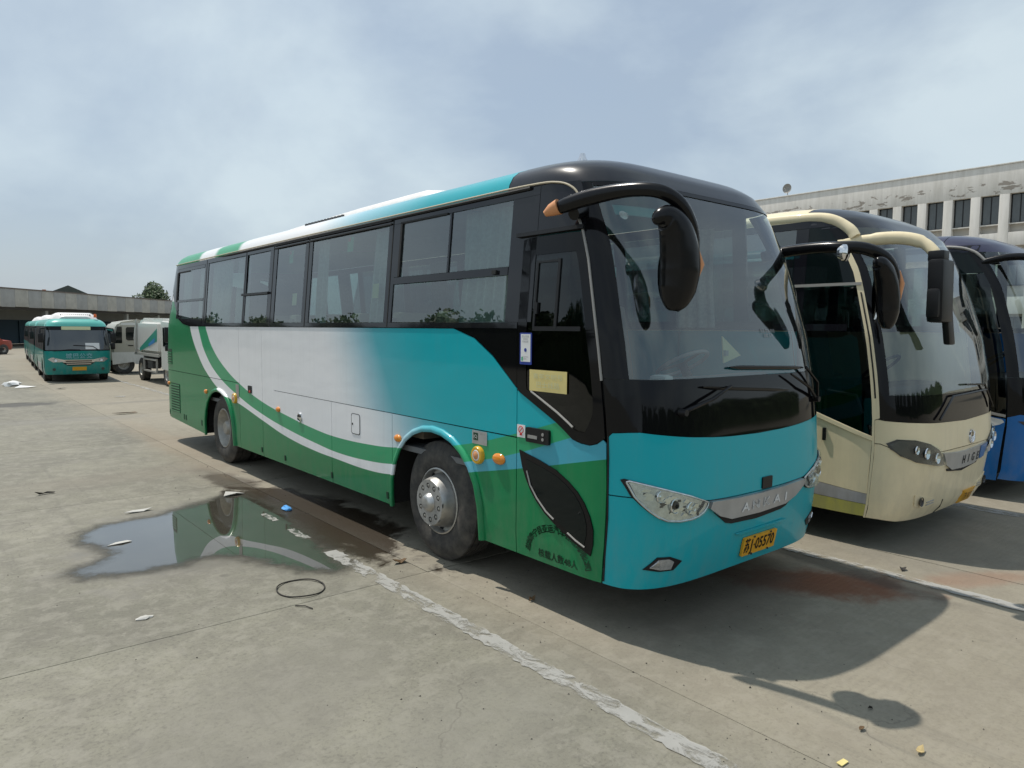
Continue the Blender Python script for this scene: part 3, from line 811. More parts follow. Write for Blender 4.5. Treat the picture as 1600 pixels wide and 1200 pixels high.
    bandp('door_rail', 6.42, 7.36, 2.446, 2.474, 'black_plastic', .03)
    for y in (3.44, 5.30, 6.34, 7.31, 9.02): bandp('gasket', y-.008, y+.008, 2.04, 3.05, 'seam_black', .0085, th=.004)
    for a, b_ in ((3.46, 5.28), (5.32, 6.32)):
        bandp('rain_rail', a, b_, 2.996, 3.008, 'seam_black', .022); bandp('rain_rail', a, b_, 3.03, 3.05, 'seam_black', .024)
    bandp('knob', 1.82, 1.87, 2.445, 2.475, 'seam_black', .03)
    # far windows: dark frame with clear panes so light crosses the saloon
    bandp('far_window_rail', 1.2, 11.0, 2.96, TOPZ, side=Hr); bandp('far_window_rail', .95, 10.6, 2.036, 2.12, side=Hr)
    for k in range(7):
        y = 1.2+1.45*k; bandp('far_pillar', y, y+.14, 2.12, 2.96, side=Hr)
        bandp('far_window_pane', y+.14, y+1.45, 2.12, 2.96, 'glass_window', 0, Hr, 0)
    # --- roof
    zr = [3.058, 3.09, 3.12, 3.15, 3.18, 3.205, 3.225, 3.245, 3.265, 3.283, 3.30, 3.313, 3.325, 3.333, 3.34]
    ring_loft('roof', HM, zr, 'paint_roof', B, (1.78, None))
    cap = ring_loft('roof_cap', HM, [3.042]+zr, 'paint_cap', B, (None, 1.772))
    # cant-rail filler over the door and over the window band
    panel('cant_rail', [(1.062, 3.05), (1.40, 3.056), (1.40, 2.735), (.955, 2.735), (.975, 2.85), (1.02, 2.97)], Hl, 'frame_glass', B, off=.004, **bk)
    trim = [surf_pt(Hl, y, z, .012) for y, z in catmull([(11.0, 3.072), (8, 3.078), (4, 3.078), (2.2, 3.078), (1.55, 3.074), (1.24, 3.055), (1.10, 3.0), (1.03, 2.92)], 8)]
    sweep('roof_trim', trim, .008, 'pale_trim', B, 6)
    sweep('gutter', [surf_pt(Hl, y, 3.052, .014) for y in (11.0, 8, 4, 2, 1.5)], .014, 'seam_black', B, 6)
    sweep('corner_trim', [surf_pt(Hp, 17.2, z, .008) for z in (1.70, 1.9, 2.1, 2.3, 2.5, 2.7, 2.85, 2.95)], .009, 'grey_trim', B, 6)
    for a, sgn in ((17.2, 0),): sweep('corner_seal', [surf_pt(Hp, 18.6, z, .004) for z in (.37, .8, 1.2, 1.34)], .006, 'seam_black', B, 6)
    # air-conditioning pod and hatch
    bm = bmesh.new(); rows = []
    for y, hwid, top in ((3.3, .40, 3.33), (3.42, .60, 3.40), (3.7, .74, 3.43), (5.0, .80, 3.405), (6.3, .80, 3.38), (7.3, .77, 3.36), (7.6, .68, 3.32)):
        rows.append([bm.verts.new((x*hwid, y, 3.20+(top-3.20)*t)) for x, t in ((-1.02, 0), (-1, .45), (-.95, .80), (-.85, .96), (-.6, 1), (0, 1.0), (.6, 1), (.85, .96), (.95, .8), (1, .45), (1.02, 0))])
    for r0, r1 in zip(rows, rows[1:]):
        for k in range(10): bm.faces.new((r0[k], r0[k+1], r1[k+1], r1[k]))
    bm.faces.new(rows[0]); bm.faces.new(rows[-1]); bmesh.ops.recalc_face_normals(bm, faces=bm.faces)
    ac = finish(bm, 'air_conditioner', 'ac_white', B, 50)
    for k in range(12): box('vent_slot', (-.812, -.79, 5.2+.09*k, 5.25+.09*k, 3.30, 3.335), 'lamp_dark', ac)
    box('roof_hatch', (-.4, .4, 8.7, 9.4, 3.25, 3.37), 'ac_white', B, .03)
    an = lathe('roof_antenna', [(3.27, .05), (3.31, .045), (3.33, .03), (3.365, .02), (3.37, 0)], 'chrome', B, 14, 'Z', (-.70, 1.45, 0))
    # --- rear
    panel('rear_panel', rect(9, 171, .44, 2.07), HM.phir, 'paint_livery', B, cu=6, cv=.3, e=.2)
    panel('rear_window', rect(9, 171, 2.075, 3.06), HM.phir, 'black_gloss', B, cu=6, cv=.3, e=.2)
    panel('rear_corner', [(10.86, 2.63), (11.0, 2.63), (11.08, 3.05), (11.0, 3.05)], Hl, 'frame_glass', B, **kw)
    # --- front: bumper, upper panel, black screen surround, windscreen
    phs = lambda lst: [(HM.ang(x, z), z) for x, z in lst]
    PH = dict(cu=[18+1.5*k for k in range(12)]+[38+4*k for k in range(27)]+[144.5+1.5*k for k in range(12)], cv=.12, e=.2)
    top_edge = [(-1.17, 1.372), (-1.12, 1.376), (-.95, 1.352), (-.65, 1.323), (-.31, 1.303), (0, 1.297)]
    te = [(17.9, 1.315), (19.2, 1.34), (21.5, 1.362)] + phs(top_edge); te = te + [(180-a, z) for a, z in te[-2::-1]]
    mid = [(-1.215, .957), (-1.0, .955), (-.80, .93), (-.62, .895), (-.3, .882), (0, .878)]
    mi = [(17.9, .957)] + phs(mid[1:]); mi = mi + [(180-a, z) for a, z in mi[-2::-1]]
    panel('front_panel', [(a, z+.004) for a, z in mi] + te[::-1], Hp, 'paint_teal', B, **PH)
    bot = [(17.9, .352), (24, .345), (32, .338), (45, .334), (60, .333), (90, .333)]; bot = bot + [(180-a, z) for a, z in bot[-2::-1]]
    panel('bumper', bot + [(a, z-.004) for a, z in mi][::-1], Hp, 'paint_teal', B, thick=.03, **PH)
    panel('inner_front', rect(18.5, 161.5, .40, 1.40), Hp, 'seam_black', B, off=-.016, thick=0, **PH)
    GZ = 1.712
    panel('screen_border', [(a, z+.004) for a, z in te] + [(162.1, 1.40), (162.1, GZ), (17.9, GZ)], Hp, 'black_gloss', B, off=.002, **PH)
    for a0, a1 in ((17.9, 35.5), (144.5, 162.1)): panel('screen_pillar', rect(a0, a1, GZ+.003, 3.038), Hp, 'black_gloss', B, off=.002, **PH)
    ws = panel('windscreen', rect(35.6, 144.4, GZ+.003, 3.03), Hp, 'glass_screen', B, off=0, thick=0, **PH)
    panel('screen_top_band', rect(35.6, 144.4, 3.005, 3.036), Hp, 'black_gloss', B, off=.004, thick=.006, **PH)
    # headlamps
    hl = [(-1.197,1.068),(-1.186,1.076),(-1.09,1.045),(-.99,1.014),(-.80,.955),(-.612,.888),(-.622,.855),(-.654,.822),(-.70,.800),(-.772,.786),(-.88,.784),(-.979,.797),(-1.04,.828),(-1.09,.868),(-1.13,.912),(-1.167,.968)]
    for sg in (1, -1):
        P = [(x*sg, z) for x, z in hl]; cx = sum(p[0] for p in P)/len(P); cz = sum(p[1] for p in P)/len(P)
        sc = lambda k: [(cx+(x-cx)*k, cz+(z-cz)*k) for x, z in P]
        h = panel('headlamp', P, Hf, 'seam_black', B, off=.006, thick=.02, cu=.04, cv=.06)
        panel('reflector', sc(.90), Hf, 'reflector', h, off=.010, thick=.01, cu=.04, cv=.06)
        rnd = random.Random(5)
        for k in range(34):
            while True:
                x = rnd.uniform(-1.16, -.66)*sg; z = rnd.uniform(.80, 1.05)
                if all(inside(x+dx, z+dz, sc(.88)) for dx in (-.03, .03) for dz in (-.02, .02)): break
            if k % 3 == 0: panel('facet', rect(x-.010, x+.010, z-.006, z+.006), Hf, 'lamp_dark', h, off=.013, thick=.004)
            else: panel('facet', [(x-.024, z-.006), (x+.016, z-.014), (x+.024, z+.006), (x-.008, z+.012)], Hf, 'chrome', h, off=.012+rnd.random()*.008, thick=.004)
        for x, z, r in ((-1.03, .965, .040), (-.93, .90, .052), (-.80, .868, .046)):
            c = surf_pt(Hf, x*sg, z, .004)
            lathe('lamp_bowl', [(-.010, r), (-.014, r*.92), (.006, r*.7), (.010, r*.45), (-.006, r*.40), (-.012, r*.2), (-.013, 0)], 'chrome', h, 18, 'Y', tuple(c))
        bm = bmesh.new(); bmesh.ops.create_uvsphere(bm, u_segments=18, v_segments=10, radius=.030); bmesh.ops.translate(bm, verts=bm.verts, vec=surf_pt(Hf, -.93*sg, .905, .004)); finish(bm, 'projector', 'dark_pane', h, 60)
        sweep('lamp_brow', [surf_pt(Hf, x*sg, z, .016) for x, z in ((-.68, .905), (-.70, .87), (-.735, .84), (-.73, .815))], .006, 'lamp_dark', h, 6)
        panel('lens', sc(.94), Hf, 'glass_clear', h, off=.03, thick=0, cu=.03, cv=.04)
        sweep('lamp_rim', [surf_pt(Hf, x, z, .012) for x, z in sc(.93)+[sc(.93)[0]]], .007, 'reflector', h, 6)
    # silver grille blade with the maker's letters, dark slot below
    gp = [(-.604,.892),(-.3,.876),(0,.870),(.3,.876),(.604,.892),(.62,.845),(.50,.775),(.36,.733),(0,.722),(-.36,.733),(-.50,.775),(-.62,.845)]
    panel('grille_slot', [(-.55,.80),(-.40,.705),(-.33,.688),(0,.672),(.33,.688),(.40,.705),(.55,.80)], Hf, 'seam_black', B, off=.006, cu=.08, cv=.05)
    gr = panel('grille_blade', gp, Hf, 'silver_trim', B, off=.026, thick=.03, cu=.06, cv=.05)
    for ch, x in zip('ANKAI', (-.20, -.07, .07, .215, .34)):
        lettering(ch, Hf, x, .792, .062, 'paper_white', gr, .029, sx=1.6, bold=.003)
    panel('sensor_window', rect(.022, .152, .888, .972, .008), Hf, 'black_plastic', B, off=.010)
    # number plate
    pl = panel('number_plate', rect(-.14, .30, .405, .545, .008), Hf, 'plate_yellow', B, off=.022, thick=.018, cu=.1)
    lettering('苏', Hf, -.092, .475, .085, 'ink', pl, .024, sx=.62, bold=.002)
    lettering('J', Hf, -.030, .475, .088, 'ink', pl, .024, sx=.85, bold=.0025)
    panel('plate_dot', ellipse(.004, .475, .007, .008, 8), Hf, 'ink', pl, off=.0245, thick=.002)
    for k, ch in enumerate('05570'): lettering(ch, Hf, .042+.051*k, .475, .088, 'ink', pl, .024, sx=.80, bold=.0025)
    for x in (-.02, .20):
        for z in (.542, .409): lathe('plate_bolt', [(-.006, .010), (-.010, .006), (-.010, 0)], 'ink', pl, 8, 'Y', tuple(surf_pt(Hf, x, z, .022)))
    panel('plate_recess', [(-.26, .60), (.42, .60), (.36, .585), (-.20, .585)], Hf, 'paint_teal', B, off=.014, cu=.08)
    # fog lamps
    for sg in (1, -1):
        f = panel('fog_lamp', [(x*sg, z) for x, z in ((-1.085, .478), (-1.01, .556), (-.915, .551), (-.812, .508), (-.875, .452), (-.98, .455))], Hf, 'black_plastic', B, off=.006, thick=.02, cu=.04)
        panel('lens', [(x*sg, z) for x, z in ((-1.05, .49), (-1.0, .54), (-.925, .538), (-.885, .515), (-.90, .465), (-.98, .468))], Hf, 'reflector', f, off=.011, thick=.006, cu=.03)
        panel('facet', [(x*sg, z) for x, z in ((-1.045, .492), (-1.0, .535), (-.985, .495))], Hf, 'chrome', f, off=.016, thick=.004)
    # wipers
    def wiper(piv, elbow, a, b_):
        arm = sweep('wiper', [surf_pt(Hf, *piv, .02), surf_pt(Hf, (piv[0]+elbow[0])/2, (piv[1]+elbow[1])/2, .06), surf_pt(Hf, *elbow, .05)], [.016, .012, .008], 'black_satin', B, 6)
        n = 8
        sweep('wiper_blade', [surf_pt(Hf, a[0]+(b_[0]-a[0])*k/n, a[1]+(b_[1]-a[1])*k/n, .022) for k in range(n+1)], [.006]+[(.010, .016)]*(n-1)+[.006], 'black_satin', arm, 6)
        lathe('wiper_pivot', [(-.05, 0), (-.05, .022), (.02, .028)], 'black_plastic', arm, 12, 'Y', tuple(surf_pt(Hf, *piv, .0)))
    wiper((-.86, 1.50), (-.38, 1.648), (-.66, 1.655), (.40, 1.59))
    wiper((.90, 1.49), (.42, 1.70), (-.33, 1.775), (.68, 1.745))
    sweep('wiper_arm', [surf_pt(Hf, .90, 1.49, .03), surf_pt(Hf, .86, 1.62, .05), surf_pt(Hf, .68, 1.745, .045)], .012, 'black_satin', B, 6)
    # stickers on the screen
    panel('screen_sticker', ellipse(-.975, 2.80, .026, .030, 14), Hf, 'paper_white', B, off=-.004, thick=0)
    lettering('年检', Hf, -.975, 2.80, .022, 'ink_grey', B, .002)
    for k, s_ in enumerate(('高速 客运 专线', '准载 四八')): lettering(s_, Hf, .26, 2.03-.035*k, .022, 'ink_grey', B, .004)
    # --- passenger door
    swp = [(1.541, 1.584), (1.33, 1.485), (1.12, 1.388), (1.03, 1.335), (.96, 1.29), (.88, 1.272), (.80, 1.268), (.74, 1.285), (.695, 1.318)]
    low = [(1.541, SK), (1.541, 1.578)] + [(y, z-.006) for y, z in swp[1:]] + [(seam_y(HM, z)+.008, z) for z in (1.29, 1.0, .8, .6, .45)] + [(seam_y(HM, SK)+.008, SK)]
    door = panel('door', low, Hl, 'paint_livery', B, cu=SIDE_U, cv=SIDE_V)
    gl = swp[:-1] + [(seam_y(HM, z)+.012, z) for z in (1.325, 1.5, 1.8, 2.1, 2.4, 2.69)] + [(1.541, 2.69)]
    panel('door_glass', gl, Hl, 'glass_dark', door, off=.001, thick=0, cu=SIDE_U, cv=SIDE_V)
    fr_in = [(1.44, 1.60), (1.10, 1.44), (.98, 1.37), (.90, 1.345), (.83, 1.345)] + [(seam_y(HM, z)+.085, z) for z in (1.5, 1.8, 2.1, 2.4, 2.56)] + [(1.44, 2.56)]
    # black surround ring of the door glass built as a strip between outline and inner line
    bm = bmesh.new()
    def resample(P, n):
        L_ = [0]
        for a, b_ in zip(P, P[1:]+P[:1]): L_.append(L_[-1]+math.hypot(a[0]-b_[0], a[1]-b_[1]))
        Q = P+P[:1]; out = []
        for k in range(n):
            d = L_[-1]*k/n
            for i in range(len(L_)-1):
                if L_[i] <= d <= L_[i+1]+1e-9:
                    t = (d-L_[i])/max(1e-9, L_[i+1]-L_[i]); out.append((Q[i][0]+(Q[i+1][0]-Q[i][0])*t, Q[i][1]+(Q[i+1][1]-Q[i][1])*t)); break
        return out
    cg = (1.15, 2.0); n = 72
    def radial(P, a):
        best = None; d = (math.cos(a), math.sin(a))
        for (x1, y1), (x2, y2) in zip(P, P[1:]+P[:1]):
            ex, ey = x2-x1, y2-y1; den = d[0]*ey-d[1]*ex
            if abs(den) < 1e-9: continue
            t = ((x1-cg[0])*ey-(y1-cg[1])*ex)/den; u = ((x1-cg[0])*d[1]-(y1-cg[1])*d[0])/den
            if t > 0 and -1e-6 <= u <= 1+1e-6: best = max(best or 0, t)
        return (cg[0]+d[0]*best, cg[1]+d[1]*best)
    A = [radial(gl, 2*math.pi*k/n) for k in range(n)]; C_ = [radial(fr_in, 2*math.pi*k/n) for k in range(n)]
    va = [bm.verts.new(surf_pt(Hl, *p, .006)) for p in A]; vb = [bm.verts.new(surf_pt(Hl, *p, .006)) for p in C_]; vc = [bm.verts.new(surf_pt(Hl, *p, -.012)) for p in A]
    for k in range(n): bm.faces.new((va[k], va[(k+1) % n], vb[(k+1) % n], vb[k])); bm.faces.new((va[k], vc[k], vc[(k+1) % n], va[(k+1) % n]))
    bmesh.ops.recalc_face_normals(bm, faces=bm.faces); finish(bm, 'door_surround', 'black_gloss', door, 40)
    sweep('door_trim', [surf_pt(Hl, y, z, .010) for y, z in ((1.38, 1.585), (1.24, 1.52), (1.10, 1.455), (1.0, 1.40), (.95, 1.37))], .008, 'grey_trim', door, 6)
    # sliding light in the door
    for a, b_, z0, z1 in ((1.355, 1.375, 2.05, 2.50), (1.14, 1.375, 2.50, 2.515), (1.13, 1.155, 2.04, 2.52), (.90, 1.375, 2.02, 2.05)): panel('sliding_frame', rect(a, b_, z0, z1), Hl, 'black_plastic', door, off=.010, thick=.012)
    panel('sliding_catch', rect(1.33, 1.352, 2.14, 2.22), Hl, 'black_plastic', door, off=.018, thick=.018)
    panel('door_header', rect(.955, 1.60, 2.70, 2.728), Hl, 'black_plastic', B, off=.035, thick=.04, cu=SIDE_U)
    panel('corner_panel', [(1.549, 1.60), (1.84, 1.832), (2.08, 1.967), (2.36, 2.032), (1.549, 2.032)], Hl, 'black_gloss', B, off=.002, cu=SIDE_U)
    panel('door_pillar', [(1.549, 2.036), (1.549, 2.692), (1.40, 2.74), (1.40, 2.99), (1.41, 2.99), (1.56, 2.70), (1.56, 2.036)], Hl, 'frame_glass', B, off=.0, **bk)
    # leaf-shaped low window
    leaf = [(1.505,1.142),(1.47,1.02),(1.43,.94),(1.38,.865),(1.31,.79),(1.22,.72),(1.10,.655),(.98,.60),(.86,.555),(.775,.52),(.755,.60),(.755,.70),(.785,.79),(.835,.87),(.90,.935),(.985,.99),(1.11,1.05),(1.28,1.095)]
    lf = panel('low_window', leaf, Hl, 'black_satin', door, off=.010, thick=.02, cu=SIDE_U, cv=.1)
    lcx, lcz = 1.06, .80
    panel('low_pane', [(lcx+(y-lcx)*.82, lcz+(z-lcz)*.80+.01) for y, z in leaf], Hl, 'dark_pane', lf, off=.013, thick=.002, cu=SIDE_U, cv=.1)
    sweep('glint_trim', [surf_pt(Hl, y, z, .016) for y, z in ((1.41, 1.0), (1.37, .90), (1.30, .82), (1.20, .74), (1.12, .70))], .006, 'grey_trim', lf, 6)
    sweep('glint_trim', [surf_pt(Hl, y, z, .016) for y, z in ((.98, .635), (.90, .60), (.82, .572))], .006, 'grey_trim', lf, 6)
    # door handle, stickers, lettering
    hd = panel('door_handle', rect(1.175, 1.42, 1.215, 1.322, .012), Hl, 'black_plastic', door, off=.022, thick=.025, cu=SIDE_U)
    panel('handle_grip', rect(1.295, 1.395, 1.245, 1.268), Hl, 'grey_trim', hd, off=.026, thick=.004)
    for z in (1.285, 1.250): panel('lock', ellipse(1.235, z, .012, .012, 10), Hl, 'grey_trim', hd, off=.026, thick=.004)
    ns = panel('no_smoking_sign', rect(1.445, 1.535, 1.235, 1.328), Hl, 'paper_white', door, off=.006, thick=.003)
    bm = bmesh.new(); add_sweep(bm, [surf_pt(Hl, y, z, .007) for y, z in ellipse(1.49, 1.292, .026, .026, 20)+[(1.516, 1.292)]], .003, 5); finish(bm, 'sign_ring', 'red_ink', ns, None)
    panel('sign_flame', [(1.505, 1.25), (1.475, 1.25), (1.478, 1.262), (1.49, 1.275), (1.502, 1.262)], Hl, 'red_ink', ns, off=.0075, thick=.001)
    sweep('sign_bar', [surf_pt(Hl, 1.508, 1.274, .007), surf_pt(Hl, 1.472, 1.31, .007)], .003, 'red_ink', ns, 5)
    no = panel('notice_sticker', rect(1.375, 1.505, 1.775, 2.005, .006), Hl, 'ink_blue', door, off=.012, thick=.003)
    panel('notice_paper', rect(1.388, 1.492, 1.795, 1.995), Hl, 'paper_white', no, off=.0135, thick=.001)
    for k, (t_, z, h_) in enumerate((('禁止吸烟', 1.977, .014), ('文明乘车', 1.958, .010), ('安全监督', 1.940, .012), ('服务监督电话', 1.83, .008), ('全国统一', 1.815, .008))): lettering(t_, Hl, 1.44, z, h_, 'ink_grey', no, .0155, flipu=True)
    panel('notice_badge', ellipse(1.44, 1.88, .014, .014, 14), Hl, 'ink_blue', no, off=.0150, thick=.001)
    panel('notice_badge', rect(1.468, 1.484, 1.802, 1.83), Hl, 'green_sticker', no, off=.0150, thick=.001)
    yp = panel('yellow_notice', rect(1.01, 1.395, 1.590, 1.742), Hl, 'paper_yellow', door, off=.012, thick=.002, cu=.1)
    lettering('青年文明号', Hl, 1.20, 1.695, .030, 'paper_pale', yp, .0145, flipu=True, sx=1.5); lettering('巴士线路', Hl, 1.20, 1.635, .034, 'paper_pale', yp, .0145, flipu=True, sx=1.3)
    lettering('核载人数48人', Hl, 1.095, .415, .048, 'ink_green', door, .0035, flipu=True, sx=1.0, bold=.0015)
    arc = '盐城阜宁县亚运汽车客运有限公司'
    for k, ch in enumerate(arc):
        t = R(172-164*k/(len(arc)-1)); y = 1.105-.30*math.cos(math.pi-t)*-1; y = 1.105+.30*math.cos(math.pi-t); z = .405+.215*math.sin(t)
        lettering(ch, Hl, y, z, .045, 'ink_green', door, .0035, flipu=True, ang=(t-math.pi/2)*.9, bold=.001)
    # lamps and fittings along the side
    lp = panel('side_notice', rect(1.90, 2.092, 1.115, 1.222), Hl, 'silver_trim', B, off=.005, thick=.003)
    panel('notice_logo', rect(2.015, 2.075, 1.145, 1.205), Hl, 'ink_green', lp, off=.0065, thick=.001); lettering('(C)', Hl, 2.045, 1.175, .026, 'paper_white', lp, .0085, flipu=True)
    lettering('绿色公交', Hl, 1.955, 1.200, .012, 'ink_grey', lp, .008, flipu=True)
    for y, z in ((2.005, 1.03), (7.645, 1.03)):
        c = tuple(surf_pt(Hl, y, z, 0))
        rl = lathe('brake_button', [(.01, .072), (-.022, .072), (-.034, .064), (-.034, .046)], 'yellow_plastic', B, 24, 'X', c)
        lathe('button_ring', [(-.030, .046), (-.036, .042), (-.036, .034)], 'paper_white', rl, 20, 'X', c); lathe('button_core', [(-.034, .034), (-.040, .026), (-.042, 0)], 'orange_paint', rl, 18, 'X', c)
    for y, z, s_ in ((1.75, 1.035, 1.25), (3.245, 1.01, 1.0), (6.1, 1.015, .95), (8.97, 1.03, 1.0), (11.08, 1.03, .9)):
        bm = bmesh.new(); bmesh.ops.create_uvsphere(bm, u_segments=14, v_segments=8, radius=1); 
        c = surf_pt(Hl, y, z, .004)
        for v in bm.verts: v.co = Vector((v.co.x*.026, v.co.y*.062*s_, v.co.z*.036*s_)) + c
        finish(bm, 'side_lamp', 'amber', B, 60)
    fl = panel('fuel_flap', rect(3.996, 4.162, .955, 1.150, .025), Hl, 'paint_livery', B, off=.004, thick=.004, cu=.1)
    panel('flap_lock', ellipse(4.14, 1.05, .012, .012, 10), Hl, 'ink', fl, off=.007, thick=.002)
    sweep('flap_edge', [surf_pt(Hl, y, z, .002) for y, z in rect(3.99, 4.168, .949, 1.156, .025)+[rect(3.99, 4.168, .949, 1.156, .025)[0]]], .003, 'seam_black', fl, 5)
    lk = lathe('locker_lock', [(.0, .060), (-.012, .058), (-.016, .048), (-.008, .03), (-.012, 0)], 'chrome', B, 20, 'X', tuple(surf_pt(Hl, 5.455, .98, 0)))
    panel('lock_slot', rect(5.42, 5.49, .985, 1.01), Hl, 'ink', lk, off=.020, thick=.004)
    eh = panel('emergency_handle', rect(7.0, 7.13, 1.145, 1.245, .01), Hl, 'ink', B, off=.010, thick=.01); panel('handle_knob', rect(7.03, 7.08, 1.155, 1.185), Hl, 'red_plastic', eh, off=.016, thick=.006)
    for y0_, y1_, z0_, z1_, nm in ((10.40, 10.93, .55, 1.05, 'radiator_grille'), (10.83, 11.16, 1.37, 1.64, 'vent_grille')):
        gq = panel(nm, rect(y0_, y1_, z0_, z1_), Hl, 'ink_green', B, off=.003, thick=.006, cu=SIDE_U)
        nsl = int((z1_-z0_)/.045)
        for k in range(nsl): panel('slat', rect(y0_+.01, y1_-.01, z0_+.008+k*.045, z0_+.030+k*.045), Hl, 'paint_livery', gq, off=.009, thick=.008, cu=SIDE_U)
    panel('access_flap', rect(7.50, 7.62, 1.04, 1.23), Hl, 'grey_trim', B, off=.004, thick=.004)
    for y in (3.43, 4.62, 5.9, 6.66): panel('skirt_catch', rect(y, y+.035, .40, .47, .01), Hl, 'ink_green', B, off=.008, thick=.008)
    for y in (9.2, 10.05, 10.16, 11.05): panel('drain_slot', rect(y, y+.05, .47, .56, .01), Hl, 'ink_green', B, off=.004, thick=.004)
    # paper bits in the windows
    for y, z, w_, h_, m_ in ((5.835, 2.87, .11, .15, 'green_sticker'), (4.325, 2.89, .13, .15, 'green_sticker'), (5.66, 2.36, .13, .14, 'paper_pale'), (3.73, 2.39, .12, .14, 'paper_pale')):
        st = panel('window_sticker', rect(y-w_/2, y+w_/2, z-h_/2, z+h_/2), Hl, m_, B, off=-.012, thick=0)
        if m_ == 'green_sticker': panel('sticker_stripe', rect(y, y+w_/2-.01, z+.03, z+h_/2-.005), Hl, 'red_ink', st, off=-.010, thick=0)
    for y0_, y1_, z0_, z1_ in ((7.42, 7.98, 2.55, 2.80), (6.62, 6.90, 2.56, 2.64)): panel('window_card', [(y0_, z0_), (y1_, z0_+.06), (y1_, z1_), (y0_, z1_-.03)], Hl, 'paper_white', B, off=-.05, thick=0)
    # --- wheels
    for sd_ in (-1, 1):
        make_wheel(B, sd_*1.195, FA[0], .525, False, sd_); make_wheel(B, sd_*1.185, RA[0], .525, True, sd_)
    # --- saloon: floor, seats, curtains, driver's place
    box('saloon_floor', (-1.2, 1.2, 1.7, 11.1, .90, .95), 'interior_grey', B); box('saloon_floor', (-1.15, 1.15, .85, 1.7, .60, .64), 'interior_grey', B)
    seat = make_seat_mesh(); first = True
    for k in range(11):
        y = 2.1+.80*k
        for x in (-.97, -.52, .52, .97):
            o = seat if first else seat.copy()
            if not first: link(o)
            first = False; o.parent = B; o.location = (x, y, 1.02)
            c_ = bpy.data.objects.get('head_cover') if False else None
    bm = bmesh.new(); add_box(bm, -.17, .17, .52, .70, .98, 1.16, bev=.03); cov = finish(bm, 'head_cover', 'seat_cover', None, 40); first = True
    for k in range(11):
        for x in (-.97, -.52):
            o = cov if first else cov.copy()
            if not first: link(o)
            first = False; o.parent = B; o.location = (x, 2.08+.80*k, 1.02)
    def curtain(y0_, y1_, side=-1, z0_=2.06, z1_=2.98, gather=1.0):
        bm = bmesh.new(); n_ = max(6, int((y1_-y0_)/.018)); prev = None
        for k in range(n_+1):
            y = y0_+(y1_-y0_)*k/n_; dx = .022*math.sin(k*.95*gather)+.012*math.sin(k*.41+y*7)
            v = [bm.verts.new((side*(1.25-.088*(z-2.034)-.085)+dx*(.6+.4*t)*-side, y+.02*math.sin(z*4+y*3), z)) for t, z in ((0, z1_), (.5, (z0_+z1_)/2), (1, z0_))]
            if prev:
                for a in range(2): bm.faces.new((prev[a], prev[a+1], v[a+1], v[a]))
            prev = v
        finish(bm, 'curtain', 'curtain', B, 60)
    for a, b_ in ((1.72, 2.40), (3.55, 3.95), (4.95, 5.2), (7.38, 7.9), (8.1, 8.9), (9.15, 9.6), (10.1, 10.5)): curtain(a, b_)
    for k in range(6): curtain(1.5+1.45*k, 1.95+1.45*k, 1)
    # dashboard, wheel, driver's seat, partition rails
    bm = bmesh.new(); rows = []
    for y, z in ((.62, 1.36), (.66, 1.60), (.80, 1.675), (1.02, 1.66), (1.16, 1.60), (1.22, 1.40), (1.22, .95)): rows.append([bm.verts.new((x, y+.10*abs(x)**2, z)) for x in (-1.06, -.8, -.4, 0, .4, .8, 1.06)])
    for r0, r1 in zip(rows, rows[1:]):
        for k in range(6): bm.faces.new((r0[k], r0[k+1], r1[k+1], r1[k]))
    finish(bm, 'dashboard', 'interior_grey', B, 40)
    wc = Vector((.46, 1.34, 1.74)); wt = Matrix.Rotation(R(-30), 4, 'X')
    wh = sweep('steering_wheel', [wc+wt@Vector((.23*math.cos(2*math.pi*k/28), .23*math.sin(2*math.pi*k/28), 0)) for k in range(29)], .017, 'interior_pale', B, 8)
    for a in (0, 120, 240): sweep('spoke', [wc, wc+wt@Vector((.22*math.cos(R(a-90)), .22*math.sin(R(a-90)), 0))], .012, 'black_plastic', wh, 6)
    sweep('column', [wc, wc+Vector((0, -.18, -.3))], .04, 'black_plastic', wh, 8)
    ds = seat.copy(); link(ds); ds.parent = B; ds.location = (.46, 1.66, .98); ds.scale = (1.15, 1, 1.15)
    for pts in ([(-1.0, .95, .75), (-1.0, .95, 1.35), (-1.0, 1.45, 1.75)], [(-.95, 1.35, .7), (-.95, 1.35, 2.0)], [(-.95, 1.0, 1.2), (-.95, 1.5, 1.2)], [(-.55, 1.6, .9), (-.55, 1.6, 2.6)]): sweep('handrail', pts, .016, 'interior_pale', B, 8)
    # sunblind, warning triangles, papers seen through the screen
    panel('sunblind', rect(-.98, -.2, 2.86, 2.93), Hf, 'teal_plastic', B, off=-.10, thick=0, cu=.1)
    for pts in ([(-.02, .62, 1.90), (.02, .60, 1.70), (.30, .60, 1.80)],):
        bm = bmesh.new(); a = [bm.verts.new(p) for p in ((-.03, .62, 1.99), (-.03, .60, 1.79), (.19, .60, 1.845))]; b_ = [bm.verts.new(v.co+Vector((0, .01, 0))) for v in a]
        bm.faces.new(a); bm.faces.new(b_[::-1])
        for k in range(3): bm.faces.new((a[k], a[(k+1) % 3], b_[(k+1) % 3], b_[k]))
        tr = finish(bm, 'pennant', 'paper_pale', B, None); box('pennant_mark', (-.028, .01, .590, .615, 1.845, 1.885), 'ink_grey', tr)
    box('dash_cloth', (-.72, -.62, .60, .75, 1.60, 1.72), 'paper_white', B, .03)
    box('fare_box', (-.70, -.45, 1.3, 1.55, 2.42, 2.52), 'teal_plastic', B, .02); box('fare_box', (-.70, -.45, 1.3, 1.55, 2.05, 2.16), 'teal_plastic', B, .02)
